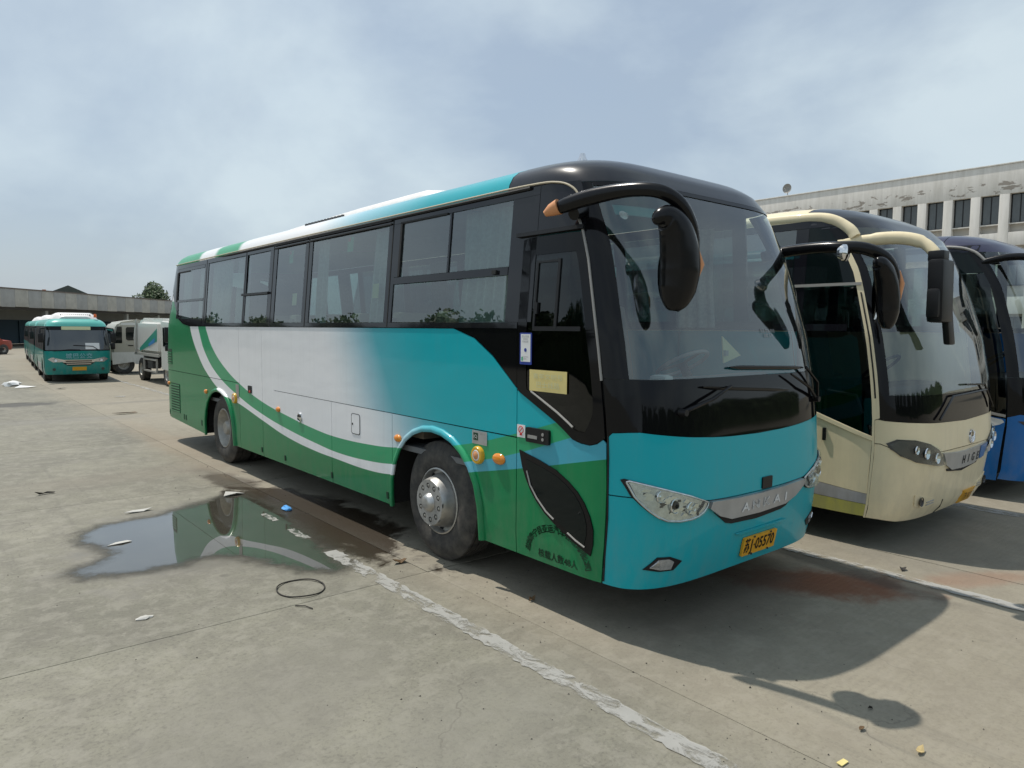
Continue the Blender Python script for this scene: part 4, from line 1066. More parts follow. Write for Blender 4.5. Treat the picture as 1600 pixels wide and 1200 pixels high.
    # --- door-side mirror
    def mirror(pts, rad, tip, head, hrad, orange, eye=None):
        arm = sweep('mirror_arm', [(x-1.25, y, z) for x, y, z in catmull(pts, 6)], [tuple(interp(i/(6*(len(pts)-1)), [k/(len(pts)-1) for k in range(len(pts))], [r[j] for r in rad]) for j in (0, 1)) for i in range(6*(len(pts)-1)+1)], 'black_satin', B, 14)
        hp = catmull(head, 6); n_ = len(hp)
        hd_ = sweep('mirror_head', [(x-1.25, y, z) for x, y, z in hp], [tuple(interp(i/(n_-1), [k/(len(hrad)-1) for k in range(len(hrad))], [r[j] for r in hrad]) for j in (0, 1)) for i in range(n_)], 'black_satin', arm, 18, upv=Vector((0, 1, 0)))
        return arm, hd_
    arm, hd_ = mirror([(-.10, 1.10, 2.815), (-.07, .98, 2.85), (-.02, .78, 2.885), (.03, .52, 2.895), (.09, .34, 2.87), (.19, .265, 2.80), (.28, .245, 2.68), (.325, .25, 2.55), (.33, .26, 2.44)],
                      [(.03, .030), (.045, .050), (.045, .053), (.042, .045), (.042, .045), (.042, .043), (.042, .042), (.04, .036), (.03, .03)], None,
                      [(.035, .315, 2.665), (.055, .305, 2.70), (.11, .29, 2.705), (.17, .275, 2.64), (.205, .268, 2.52), (.218, .27, 2.40), (.212, .28, 2.28), (.20, .29, 2.195), (.195, .295, 2.15)],
                      [(.02, .02), (.055, .055), (.082, .075), (.105, .088), (.122, .092), (.127, .092), (.115, .085), (.08, .06), (.03, .03)], None)
    sweep('mirror_marker', [(-1.25-.128, 1.125, 2.80), (-1.25-.105, 1.085, 2.825), (-1.25-.085, 1.03, 2.843)], [(.018, .02), (.042, .042), (.056, .054)], 'orange_paint', arm, 12)
    sweep('mirror_marker', [(.345-1.25, .225, 2.52), (.358-1.25, .222, 2.44), (.345-1.25, .225, 2.36)], [(.006, .006), (.022, .03), (.006, .006)], 'orange_paint', arm, 10)
    sweep('mirror_bracket', [(-1.25+.0, .98, 2.80), (-1.25+.13, 1.0, 2.84)], .045, 'black_satin', arm, 10)
    bm = bmesh.new(); bmesh.ops.create_circle(bm, cap_ends=True, radius=1, segments=20)
    for v in bm.verts: v.co = Vector((.225-1.25+v.co.x*.09, .375, 2.38+v.co.y*.19))
    finish(bm, 'mirror_glass', 'chrome', hd_, None)
    # --- driver's mirror reaching out over the gap
    arm, hd_ = mirror([(2.36, 1.0, 2.68), (2.40, .82, 2.715), (2.38, .55, 2.725), (2.37, .33, 2.715), (2.42, .15, 2.695), (2.53, .04, 2.63), (2.62, 0, 2.52), (2.66, 0, 2.38), (2.66, .01, 2.28)],
                      [(.04, .05), (.055, .05), (.055, .048), (.052, .048), (.05, .05), (.05, .05), (.048, .048), (.045, .04), (.03, .03)], None,
                      [(2.405, .05, 2.575), (2.44, .03, 2.57), (2.50, .02, 2.51), (2.56, .02, 2.42), (2.60, .02, 2.31), (2.61, .02, 2.20), (2.605, .02, 2.11), (2.60, .02, 2.06)],
                      [(.03, .03), (.06, .06), (.085, .075), (.095, .085), (.10, .085), (.095, .08), (.07, .06), (.03, .03)], None)
    lathe('blind_spot_mirror', [(.03, .05), (.0, .068), (-.02, .066), (-.03, .052), (-.038, .03), (-.041, 0)], 'chrome', arm, 22, 'Y', (2.275-1.25, .24, 2.655))
    sweep('mirror_marker', [(2.665-1.25, -.035, 2.52), (2.695-1.25, -.04, 2.42), (2.69-1.25, -.035, 2.28)], [(.006, .006), (.022, .03), (.006, .006)], 'orange_paint', arm, 10)
    bm = bmesh.new(); bmesh.ops.create_circle(bm, cap_ends=True, radius=1, segments=20)
    for v in bm.verts: v.co = Vector((2.585-1.25+v.co.x*.075, .108, 2.32+v.co.y*.19))
    finish(bm, 'mirror_glass', 'chrome', hd_, None)
    return B
main_bus()

# ------------------------------------------------------------------ the cream coach
HC = Hull(([.26,.34,.6,.93,1.3,1.6,2.0,2.5,3.0,3.15,3.25,3.33,3.37],[.43,.37,.33,.285,.31,.34,.42,.58,.80,.95,1.15,1.5,2.0]),
          ([.26,1.3,2.0,2.65,3.0,3.25,3.37],[1.0,1.0,1.08,1.22,1.5,1.9,2.4]),
          ([.26,.5,2.034,3.12,3.2,3.27,3.34,3.37],[1.235,1.25,1.25,1.15,1.08,.96,.68,.3]),
          ([.3,.5,1.5,2.05,3.06,3.15,3.37],[11.42,11.5,11.5,11.42,11.12,11.0,10.5]))
def coach_shell(B, H, body, roofmat, capmat, sk=.30, capy=1.5, roofz=3.12, wb=2.034, dooredge=None):
    """parts every coach shares: sides, window band, roof, rear, wheels, underbody"""
    kw = dict(cu=SIDE_U, cv=SIDE_V)
    FA, RA = 2.66, 8.36
    fa = arch(FA, .70, sk, 1.165); ra = arch(RA, .66, sk, 1.10)
    panel('skirt_panel', [(1.55, sk), (1.55, wb), (5.4, wb), (5.4, sk)] + fa, H.left, body, B, **kw)
    panel('skirt_panel', [(5.408, sk), (5.408, wb), (11.2, wb), (11.2, .44), (9.05, sk)] + ra, H.left, body, B, **kw)
    panel('far_side_panel', rect(.70, 11.2, 1.17, wb), H.right, body, B, **kw)
    for a, b_ in ((.70, 1.95), (3.37, 7.68), (9.04, 11.2)): panel('far_side_panel', rect(a, b_, sk, 1.165), H.right, body, B, **kw)
    for side, nm in ((H.left, 'window_pane'), (H.right, 'far_window_pane')):
        panel('window_rail', rect(1.55 if side is H.left else .95, 11.0, wb+.004, wb+.07), side, 'frame_glass', B, off=.004, **kw)
        panel('window_rail', rect(1.1, 11.0, roofz-.07, roofz), side, 'frame_glass', B, off=.004, **kw)
        for k in range(7):
            y = 1.40+1.38*k; panel('pillar', rect(y, y+.13, wb+.074, roofz-.074), side, 'frame_glass', B, off=.004, **kw)
            panel(nm, rect(y+.13, y+1.38, wb+.074, roofz-.074), side, 'glass_window', B, thick=0, **kw)
    panel('rear_panel', rect(9, 171, .44, wb+.04), H.phir, body, B, cu=8, cv=.4, e=.2)
    panel('rear_window', rect(9, 171, wb+.045, roofz), H.phir, 'black_gloss', B, cu=8, cv=.4, e=.2)
    d = roofz-3.058
    zr = [3.058+d, 3.085+d, 3.12+d, 3.15+d, 3.18+d, 3.21+d, 3.235+d, H.thw[0][-1]]
    ring_loft('roof', H, zr, roofmat, B, (capy, None)); ring_loft('roof_cap', H, [roofz-.09]+zr, capmat, B, (None, capy-.008))
    bm = bmesh.new(); add_box(bm, -1.2, 1.2, .8, 1.93, sk+.04, .85); finish(bm, 'underbody', 'underbody', B, None)
    for b_ in ((-.6, .6, 1.93, 3.4, .45, .85), (-1.2, 1.2, 3.4, 7.66, sk+.04, .85), (-.6, .6, 7.66, 9.06, .45, .85), (-1.2, 1.2, 9.06, 11.1, .48, .85)): box('underbody', b_, 'underbody', B)
    for y in (FA, RA):
        for sx in (-1, 1): box('wheel_well', (min(sx*.6, sx*.62), max(sx*.6, sx*.62), y-.75, y+.75, .4, 1.2), 'underbody', B)
    for sd_ in (-1, 1):
        make_wheel(B, sd_*1.195, FA, .525, False, sd_); make_wheel(B, sd_*1.185, RA, .525, True, sd_)
    box('saloon_floor', (-1.2, 1.2, 1.7, 11.1, .90, .95), 'interior_grey', B); box('saloon_floor', (-1.15, 1.15, .85, 1.7, .60, .64), 'interior_grey', B)
    seat = bpy.data.objects['seat']
    for k in range(6):
        for x in (-.95, -.5, .5, .95):
            o = seat.copy(); link(o); o.parent = B; o.location = (x, 2.1+.85*k, 1.0)
    o = seat.copy(); link(o); o.parent = B; o.location = (.62, 1.62, .98)
    box('dashboard', (-1.0, 1.0, .85, 1.25, .95, 1.48), 'black_plastic', B, .06)
    wc = Vector((.62, 1.40, 1.62)); wt = Matrix.Rotation(R(-38), 4, 'X')
    sweep('steering_wheel', [wc+wt@Vector((.23*math.cos(2*math.pi*k/24), .23*math.sin(2*math.pi*k/24), 0)) for k in range(25)], .018, 'black_plastic', B, 8)

PHC = dict(cu=[18+1.5*k for k in range(12)]+[38+4*k for k in range(27)]+[144.5+1.5*k for k in range(12)], cv=.14, e=.2)
def cream_bus():
    B = thing('coach_bus', (4.6, -.26, 0), 0, 'cream coach with a white arm mirror and dark open-looking door, second from the camera', 'bus')
    H = HC; Hl, Hf, Hp = H.left, H.front, H.phi
    coach_shell(B, H, 'paint_cream', 'paint_cream', 'paint_cap', .30, 1.50, 3.12)
    # cream surround of the dark roof cap
    sweep('roof_trim', [surf_pt(Hl, y, z, .004) for y, z in catmull([(4.0, 3.165), (2.2, 3.165), (1.6, 3.16), (1.25, 3.13), (1.05, 3.02), (.98, 2.93)], 8)], [(.04, .055)]*41, 'paint_cream', B, 10)
    te = [(17.9, 1.215), (20, 1.225), (25, 1.215)] + [(H.ang(x, z), z) for x, z in ((-.97, 1.20), (-.45, 1.18), (0, 1.165))]; te = te + [(180-a, z) for a, z in te[-2::-1]]
    mi = [(17.9, 1.00), (22, 1.00), (30, .97), (60, .92), (90, .905)]; mi = mi + [(180-a, z) for a, z in mi[-2::-1]]
    panel('front_panel', [(a, z+.004) for a, z in mi]+te[::-1], Hp, 'paint_cream', B, **PHC)
    bot = [(17.9, .29), (30, .285), (50, .262), (90, .255)]; bot = bot + [(180-a, z) for a, z in bot[-2::-1]]
    panel('bumper', bot+[(a, z-.004) for a, z in mi][::-1], Hp, 'paint_cream', B, thick=.03, **PHC)
    panel('inner_front', rect(18.5, 161.5, .34, 1.25), Hp, 'seam_black', B, off=-.016, thick=0, **PHC)
    panel('corner_post', [(16.0, .29), (16.0, 2.86), (21.5, 2.86), (21.5, 1.24), (17.7, 1.22), (17.7, .29)], Hp, 'paint_cream', B, off=.006, **PHC)
    panel('corner_post', [(164.0, .29), (164.0, 2.86), (158.5, 2.86), (158.5, 1.24), (162.3, 1.22), (162.3, .29)], Hp, 'paint_cream', B, off=.006, **PHC)
    panel('post_slot', rect(18.2, 19.4, 1.42, 2.4), Hp, 'seam_black', B, off=.010, thick=.004, **PHC)
    panel('screen_border', [(a, z+.004) for a, z in te][1:-1]+[(158.4, 1.45), (21.6, 1.45)], Hp, 'black_gloss', B, off=.002, **PHC)
    for a0, a1 in ((21.6, 30), (150, 158.4)): panel('screen_pillar', rect(a0, a1, 1.453, 3.03), Hp, 'black_gloss', B, off=.002, **PHC)
    for a0, a1 in ((16.0, 21.5), (158.5, 164.0)): panel('screen_pillar', rect(a0, a1, 2.865, 3.03), Hp, 'black_gloss', B, off=.002, **PHC)
    panel('windscreen', rect(30.1, 149.9, 1.453, 3.03), Hp, 'glass_screen', B, thick=0, **PHC)
    hl = [(-1.195,1.01),(-1.15,1.052),(-1.02,1.045),(-.84,1.0),(-.68,.93),(-.58,.85),(-.50,.77),(-.64,.775),(-.79,.80),(-1.0,.84),(-1.13,.90),(-1.18,.96)]
    for sg in (1, -1):
        P = [(x*sg, z) for x, z in hl]; h = panel('headlamp', P, Hf, 'lamp_dark', B, off=.008, thick=.02, cu=.05, cv=.06)
        for x, z, r in ((-1.03, .955, .042), (-.92, .92, .055), (-.74, .86, .052)):
            lathe('lamp_bowl', [(-.022, r), (-.03, r*.92), (-.008, r*.6), (-.02, 0)], 'chrome', h, 18, 'Y', tuple(surf_pt(Hf, x*sg, z, .006)))
        cx, cz = -.85*sg, .91
        panel('lens', [(cx+(x-cx)*.96, cz+(z-cz)*.96) for x, z in P], Hf, 'glass_clear', h, off=.034, thick=0, cu=.05, cv=.05)
        f = panel('fog_lamp', [(x*sg, z) for x, z in ((-.94, .52), (-.60, .455), (-.55, .39), (-.80, .385), (-.92, .41))], Hf, 'paint_cream', B, off=.010, thick=.02, cu=.06)
        lathe('lens', [(-.022, .045), (-.012, .04), (-.008, 0)], 'lamp_dark', f, 16, 'Y', tuple(surf_pt(Hf, -.85*sg, .45, .006)))
        for z in (.405, .43): sweep('fog_rib', [surf_pt(Hf, -.74*sg, z, .014), surf_pt(Hf, -.60*sg, z+.008, .014)], .006, 'grey_trim', f, 5)
    gp = [(-.60,.895),(-.3,.872),(0,.862),(.3,.872),(.60,.895),(.50,.76),(.30,.70),(0,.69),(-.30,.70),(-.46,.76)]
    gr = panel('grille_blade', gp, Hf, 'silver_trim', B, off=.018, thick=.02, cu=.08, cv=.06)
    for ch, x in zip('HIGER', (-.03, .10, .23, .36, .47)): lettering(ch, Hf, x, .772, .085, 'lamp_dark', gr, .021, sx=.95, bold=.004)
    panel('tape_patch', [(.40,.872),(.60,.89),(.55,.75),(.42,.735)], Hf, 'paint_blue', gr, off=.024, thick=.003, cu=.08)
    panel('grille_slot', [(-.42,.72),(0,.675),(.42,.72),(.40,.695),(0,.655),(-.40,.695)], Hf, 'seam_black', B, off=.008, cu=.08)
    lg = lathe('badge', [(.0, .072), (-.014, .070), (-.016, .058), (-.008, .052)], 'chrome', B, 24, 'Y', tuple(surf_pt(Hf, .15, .99, .0)))
    sweep('badge_stroke', [surf_pt(Hf, x, z, .014) for x, z in ((.115, .945), (.13, .985), (.17, .995), (.185, 1.035))], .010, 'chrome', lg, 6)
    pl = panel('number_plate', rect(.22, .58, .27, .41), Hf, 'plate_yellow', B, off=.012, thick=.012, cu=.1)
    lettering('苏J·02719', Hf, .40, .34, .055, 'ink', pl, .0145, sx=.95)
    sweep('wiper', [surf_pt(Hf, x, z, .03) for x, z in ((-.72, 1.22), (-.40, 1.42), (.55, 1.44))], [.012, .012, .010], 'black_satin', B, 6)
    sweep('wiper', [surf_pt(Hf, x, z, .03) for x, z in ((.78, 1.25), (.50, 1.50), (-.05, 1.52))], [.012, .012, .010], 'black_satin', B, 6)
    sweep('bumper_scuff', [surf_pt(Hf, x, z, .003) for x, z in ((-.37, .26), (-.35, .33), (-.33, .40))], .005, 'seam_black', B, 5)
    # door: dark glass over a slanting cream lower half
    sy = lambda z: seam_y(H, z)+.02
    d = panel('door', [(1.541, .60), (1.541, 1.31), (sy(1.02), 1.02), (sy(.52), .52)], Hl, 'paint_cream', B, **dict(cu=SIDE_U, cv=SIDE_V))
    panel('door_edge', [(1.541, 1.315), (1.541, 1.36), (sy(1.06), 1.065), (sy(1.025), 1.025)], Hl, 'paint_cream', d, off=.012, thick=.02, cu=SIDE_U)
    panel('door_stripe', [(1.541, .445), (1.541, .596), (sy(.516), .516), (sy(.42), .42)], Hl, 'paint_lilac', d, cu=SIDE_U)
    panel('door_stripe', [(1.541, .30), (1.541, .441), (sy(.416), .416), (sy(.30), .30)], Hl, 'paint_yellow', d, cu=SIDE_U)
    panel('door_glass', [(1.541, 1.365), (1.541, 2.46), (sy(2.46), 2.46)]+[(sy(z), z) for z in (2.2, 1.9, 1.6, 1.3, 1.07)], Hl, 'glass_dark', d, off=.0, thick=0, cu=SIDE_U, cv=SIDE_V)
    panel('door_header', rect(.86, 1.55, 2.468, 2.495), Hl, 'grey_trim', d, off=.014, cu=SIDE_U)
    panel('cant_rail', [(1.05, 3.05), (1.40, 3.05), (1.40, 2.89), (1.0, 2.89)], Hl, 'dark_pane', B, off=.002, cu=SIDE_U)
    panel('belt_trim', rect(.97, 1.6, 2.855, 2.88), Hl, 'grey_trim', B, off=.012, cu=SIDE_U)
    panel('upper_pane', [(1.541, 2.50), (1.541, 2.85), (.97, 2.85), (.88, 2.50)], Hl, 'dark_pane', B, off=.002, cu=SIDE_U)
    panel('door_handle', rect(1.10, 1.13, .98, 1.10), Hl, 'black_plastic', d, off=.02, thick=.02)
    for pts in ([(-1.05, .85, 1.25), (-1.05, .92, 1.42), (-1.05, 1.2, 1.45)], [(-1.0, 1.3, .7), (-1.0, 1.3, 1.44)]): sweep('handrail', pts, .014, 'interior_pale', B, 8)
    # mirror on a cream arm
    pts = [(-1.13, 1.12, 2.87), (-1.05, .90, 2.90), (-.99, .62, 2.90), (-.965, .42, 2.84), (-.98, .30, 2.72)]
    arm = sweep('mirror_arm', catmull(pts, 6), [(.04, .05)]*8+[(.045, .06)]*10+[(.042, .05)]*6+[(.04, .04)], 'paint_cream', B, 14)
    hd = bmesh.new(); add_box(hd, -1.07, -.80, .20, .34, 2.12, 2.68, bev=.035)
    for v in hd.verts: v.co.x += (v.co.z-2.4)*-.06
    h = finish(hd, 'mirror_head', 'black_plastic', arm, 40)
    box('mirror_joint', (-1.03, -.90, .22, .36, 2.66, 2.76), 'black_plastic', arm, .02)
    box('lower_mirror', (-1.10, -.95, .22, .33, 2.16, 2.42), 'black_plastic', arm, .03)
    bm = bmesh.new(); add_box(bm, -.84, -.70, .22, .28, 1.92, 2.24, bev=.02)
    for v in bm.verts: v.co.x -= (v.co.z-2.1)*.35
    finish(bm, 'kerb_mirror', 'black_plastic', arm, 40)
    return B
cream_bus()

# ------------------------------------------------------------------ the blue coach at the frame's edge
def blue_bus():
    B = thing('coach_bus', (7.85, -.42, 0), 0, 'blue coach with dark roof at the right edge, beyond the cream coach', 'bus')
    H = HC; Hl, Hf, Hp = H.left, H.front, H.phi
    coach_shell(B, H, 'paint_blue', 'paint_navy', 'paint_navy', .24, 1.50, 3.12)
    mi = [(17.9, 1.02), (30, 1.06), (90, 1.0), (150, 1.06), (162.1, 1.02)]
    panel('front_panel', [(17.9, .26), (50, .24), (130, .24), (162.1, .26)]+mi[::-1], Hp, 'paint_blue', B, **PHC)
    panel('screen_border', mi+[(162.1, 1.5), (17.9, 1.5)], Hp, 'black_gloss', B, off=.001, **PHC)
    for a0, a1 in ((17.9, 30), (150, 162.1)): panel('screen_pillar', rect(a0, a1, 1.503, 3.03), Hp, 'black_gloss', B, off=.002, **PHC)
    panel('windscreen', rect(30.1, 149.9, 1.503, 3.03), Hp, 'glass_screen', B, thick=0, **PHC)
    sy = lambda z: seam_y(H, z)+.012
    d = panel('door', [(1.541, .24), (1.541, 1.10), (sy(1.0), 1.0), (sy(.26), .24)], Hl, 'paint_blue', B, cu=SIDE_U, cv=SIDE_V)
    panel('door_glass', [(1.541, 1.105), (1.541, 2.76), (.95, 2.76)]+[(sy(z), z) for z in (2.5, 2.2, 1.9, 1.6, 1.3, 1.01)], Hl, 'glass_dark', d, thick=0, cu=SIDE_U, cv=SIDE_V)
    panel('white_wedge', [(1.15, 1.075), (.70, .99), (.68, .96), (.72, .93), (1.15, .78)], Hl, 'paint_white', d, off=.004, thick=.004, cu=SIDE_U)
    panel('door_edge', [(1.541, 1.20), (1.541, 1.16), (sy(1.02), 1.02), (sy(1.05), 1.05)], Hl, 'grey_trim', d, off=.012, cu=SIDE_U)
    panel('cant_rail', [(1.03, 3.03), (1.41, 3.05), (1.41, 2.77), (.96, 2.77)], Hl, 'dark_pane', B, off=.002, cu=SIDE_U)
    sweep('roof_trim', [surf_pt(Hl, y, z, .008) for y, z in catmull([(4, 3.125), (2, 3.125), (1.4, 3.11), (1.15, 3.04), (1.02, 2.92)], 6)], .018, 'grey_trim', B, 8)
    for sg in (1, -1):
        h = panel('headlamp', [(x*sg, z) for x, z in ((-1.19, .98), (-1.0, 1.0), (-.6, .86), (-.7, .78), (-1.05, .80))], Hf, 'lamp_dark', B, off=.008, thick=.02, cu=.05)
        lathe('lamp_bowl', [(-.022, .06), (-.006, .03), (-.02, 0)], 'chrome', h, 16, 'Y', tuple(surf_pt(Hf, -.95*sg, .89, .006)))
    pl = panel('number_plate', rect(-.2, .24, .36, .50), Hf, 'plate_yellow', B, off=.012, thick=.012, cu=.1)
    sweep('wiper', [surf_pt(Hf, x, z, .03) for x, z in ((-.7, 1.28), (-.35, 1.5), (.5, 1.52))], .012, 'black_satin', B, 6)
    arm = sweep('mirror_arm', catmull([(-1.10, 1.05, 2.90), (-1.06, .80, 2.95), (-1.02, .55, 2.93), (-1.0, .38, 2.82), (-1.0, .30, 2.66)], 6), .045, 'black_satin', B, 12)
    h = box('mirror_head', (-1.10, -.88, .24, .36, 2.20, 2.62), 'black_plastic', arm, .04)
    for z in (2.0,): sweep('handrail', [(-1.0, 1.0, .8), (-1.0, 1.05, 1.9), (-.95, 1.4, 2.0)], .016, 'interior_pale', B, 8)
    return B
blue_bus()

# ------------------------------------------------------------------ teal minibuses in a file
HS = Hull(([.25,.35,.6,1.0,1.2,1.6,2.0,2.15,2.25,2.33],[.22,.16,.10,.06,.08,.20,.34,.42,.6,1.0]),
          ([.25,1.2,2.0,2.25,2.33],[.55,.55,.75,1.1,1.6]),
          ([.25,.4,1.1,2.02,2.15,2.25,2.33],[1.0,1.04,1.05,.97,.92,.78,.4]),
          ([.25,1.5,2.33],[6.9,6.9,6.6]), tail=.4)
MC = Vector((0, 3.4, 1.2))
def minibus(loc, label, detail=True):
    B = thing('minibus', loc, -R(3.8), label, 'minibus', 'teal minibuses parked in a file')
    H = HS; Hl, Hr, Hf, Hp = H.left, H.right, H.front, H.phi
    U = [.3, .4, .5, .6, .8, 1.2, 2, 3, 4, 5, 6, 6.5, 6.6, 6.7, 6.8]; kw = dict(cu=U, cv=.3, cen=MC)
    fa, ra = arch(1.35, .48, .28, .86), arch(5.1, .48, .28, .86)
    for S in (Hl, Hr):
        panel('side_panel', [(.42, .28), (.42, 1.14), (6.75, 1.14), (6.75, .34)] + [p for p in ra] + [p for p in fa], S, 'paint_minibus', B, **kw)
        panel('window_band', rect(.55, 6.7, 1.145, 2.0), S, 'black_plastic', B, **kw)
        for k in range(4): panel('window_pane', rect(1.35+1.3*k, 2.5+1.3*k, 1.22, 1.90), S, 'black_plastic', B, off=.008, thick=.006, **kw)
        panel('step_panel', rect(2.0, 4.4, .30, .62), S, 'silver_trim', B, off=.006, thick=.006, **kw)
    P = dict(cu=[22, 26, 32, 40, 55, 70, 90, 110, 125, 140, 148, 154, 158], cv=.2, e=.2, cen=MC)
    panel('front_panel', rect(18, 162, .28, 1.12), Hp, 'paint_minibus', B, **P)
    panel('screen_border', rect(18, 162, 1.125, 2.06), Hp, 'black_gloss', B, **P)
    ws = panel('windscreen', rect(30, 150, 1.16, 1.86), Hp, 'screen_pane', B, off=.006, thick=.004, **P)
    panel('screen_card', rect(.22, .66, 1.18, 1.40), Hf, 'paper_white', ws, off=.012, thick=.003, cu=.15, cen=MC)
    panel('destination_sign', rect(-.48, .42, 1.87, 1.99), Hf, 'paper_pale', ws, off=.012, thick=.004, cu=.15, cen=MC)
    panel('rear_panel', rect(18, 162, .34, 2.04), H.phir, 'paint_minibus', B, **P)
    ring_loft('roof', H, [2.0, 2.06, 2.12, 2.18, 2.24, 2.29, 2.33], 'paint_minibus_light', B)
    bm = bmesh.new(); rows = []
    for y, hw_, top in ((.75, .45, 2.36), (.95, .62, 2.47), (1.3, .66, 2.50), (2.6, .66, 2.50), (2.9, .5, 2.36)):
        rows.append([bm.verts.new((x*hw_, y, 2.26+(top-2.26)*t)) for x, t in ((-1.15, 0), (-.95, .7), (-.75, 1), (.75, 1), (.95, .7), (1.15, 0))])
    for r0, r1 in zip(rows, rows[1:]):
        for k in range(5): bm.faces.new((r0[k], r0[k+1], r1[k+1], r1[k]))
    bm.faces.new(rows[0]); bm.faces.new(rows[-1]); bmesh.ops.recalc_face_normals(bm, faces=bm.faces); ac = finish(bm, 'air_conditioner', 'ac_white', B, 30)
    if detail:
        for k in range(15):
            x = -.46+.065*k; box('vent_slot', (x, x+.035, .86, .92, 2.36, 2.44), 'lamp_dark', ac)
    for x in ((.62,) if detail else ()): lathe('beacon', [(2.30, .05), (2.40, .05), (2.43, .03), (2.43, 0)], 'orange_beacon', B, 12, 'Z', (x, .72 if x > 0 else .62, 0.03 if x > 0 else .1))
    for sg in (1, -1):
        h = panel('headlamp', [(x*sg, z) for x, z in ((-.93, .83), (-.80, .90), (-.42, .80), (-.40, .74), (-.78, .72))], Hf, 'reflector', B, off=.010, thick=.015, cu=.1, cen=MC)
        lathe('lamp_bowl', [(-.02, .055), (.0, .03), (-.01, 0)], 'chrome', h, 12, 'Y', tuple(surf_pt(Hf, -.70*sg, .81, .01, cen=MC)))
        lathe('fog_lamp', [(-.01, .05), (-.01, 0)], 'lamp_dark', B, 12, 'Y', tuple(surf_pt(Hf, -.75*sg, .47, .01, cen=MC)))
        arm = sweep('mirror_arm', [(sg*.92, .45, 1.95), (sg*1.12, .15, 1.92), (sg*1.14, .12, 1.75)], .025, 'black_plastic', B, 8)
        box('mirror_head', (min(sg*1.04, sg*1.2), max(sg*1.04, sg*1.2), .08, .18, 1.42, 1.76), 'black_plastic', arm, .03)
    g = panel('grille', [(-.55, .80), (.55, .80), (.46, .68), (.34, .60), (-.34, .60), (-.46, .68)], Hf, 'seam_black', B, off=.006, cu=.12, cen=MC)
    for z, w_ in ((.795, .54), (.725, .48), (.655, .38)): panel('slat', rect(-w_, w_, z-.012, z+.012), Hf, 'chrome', g, off=.02, thick=.014, cu=.12, cen=MC)
    for k, ch in enumerate('城巴公交'): lettering(ch, Hf, -.30+.21*k, .93, .14, 'pale_blue_ink', B, .006, cen=MC, bold=.006)
    pl = panel('number_plate', rect(-.20, .24, .42, .55), Hf, 'plate_yellow', B, off=.012, thick=.012, cu=.15, cen=MC)
    sweep('wiper', [surf_pt(Hf, x, z, .02, cen=MC) for x, z in ((-.75, 1.12), (-.3, 1.17), (.05, 1.16))], .014, 'black_satin', B, 6)
    sweep('wiper', [surf_pt(Hf, x, z, .02, cen=MC) for x, z in ((.66, 1.12), (.45, 1.28), (-.15, 1.32))], .014, 'black_satin', B, 6)
    for y in (1.35, 5.1):
        for sd_ in (-1, 1): make_wheel(B, sd_*1.0, y, .39, False, sd_, .24, flat=True)
    box('underbody', (-.75, .75, .3, 6.6, .30, .7), 'underbody', B)
    return B
minibus((1.02, 27.0, 0), 'teal minibus at the front of the file, white card in its windscreen')
minibus((1.62, 35.3, 0), 'teal minibus half hidden, second in the file', False)
minibus((2.25, 43.8, 0), 'teal minibus at the back of the file, farthest away', False)

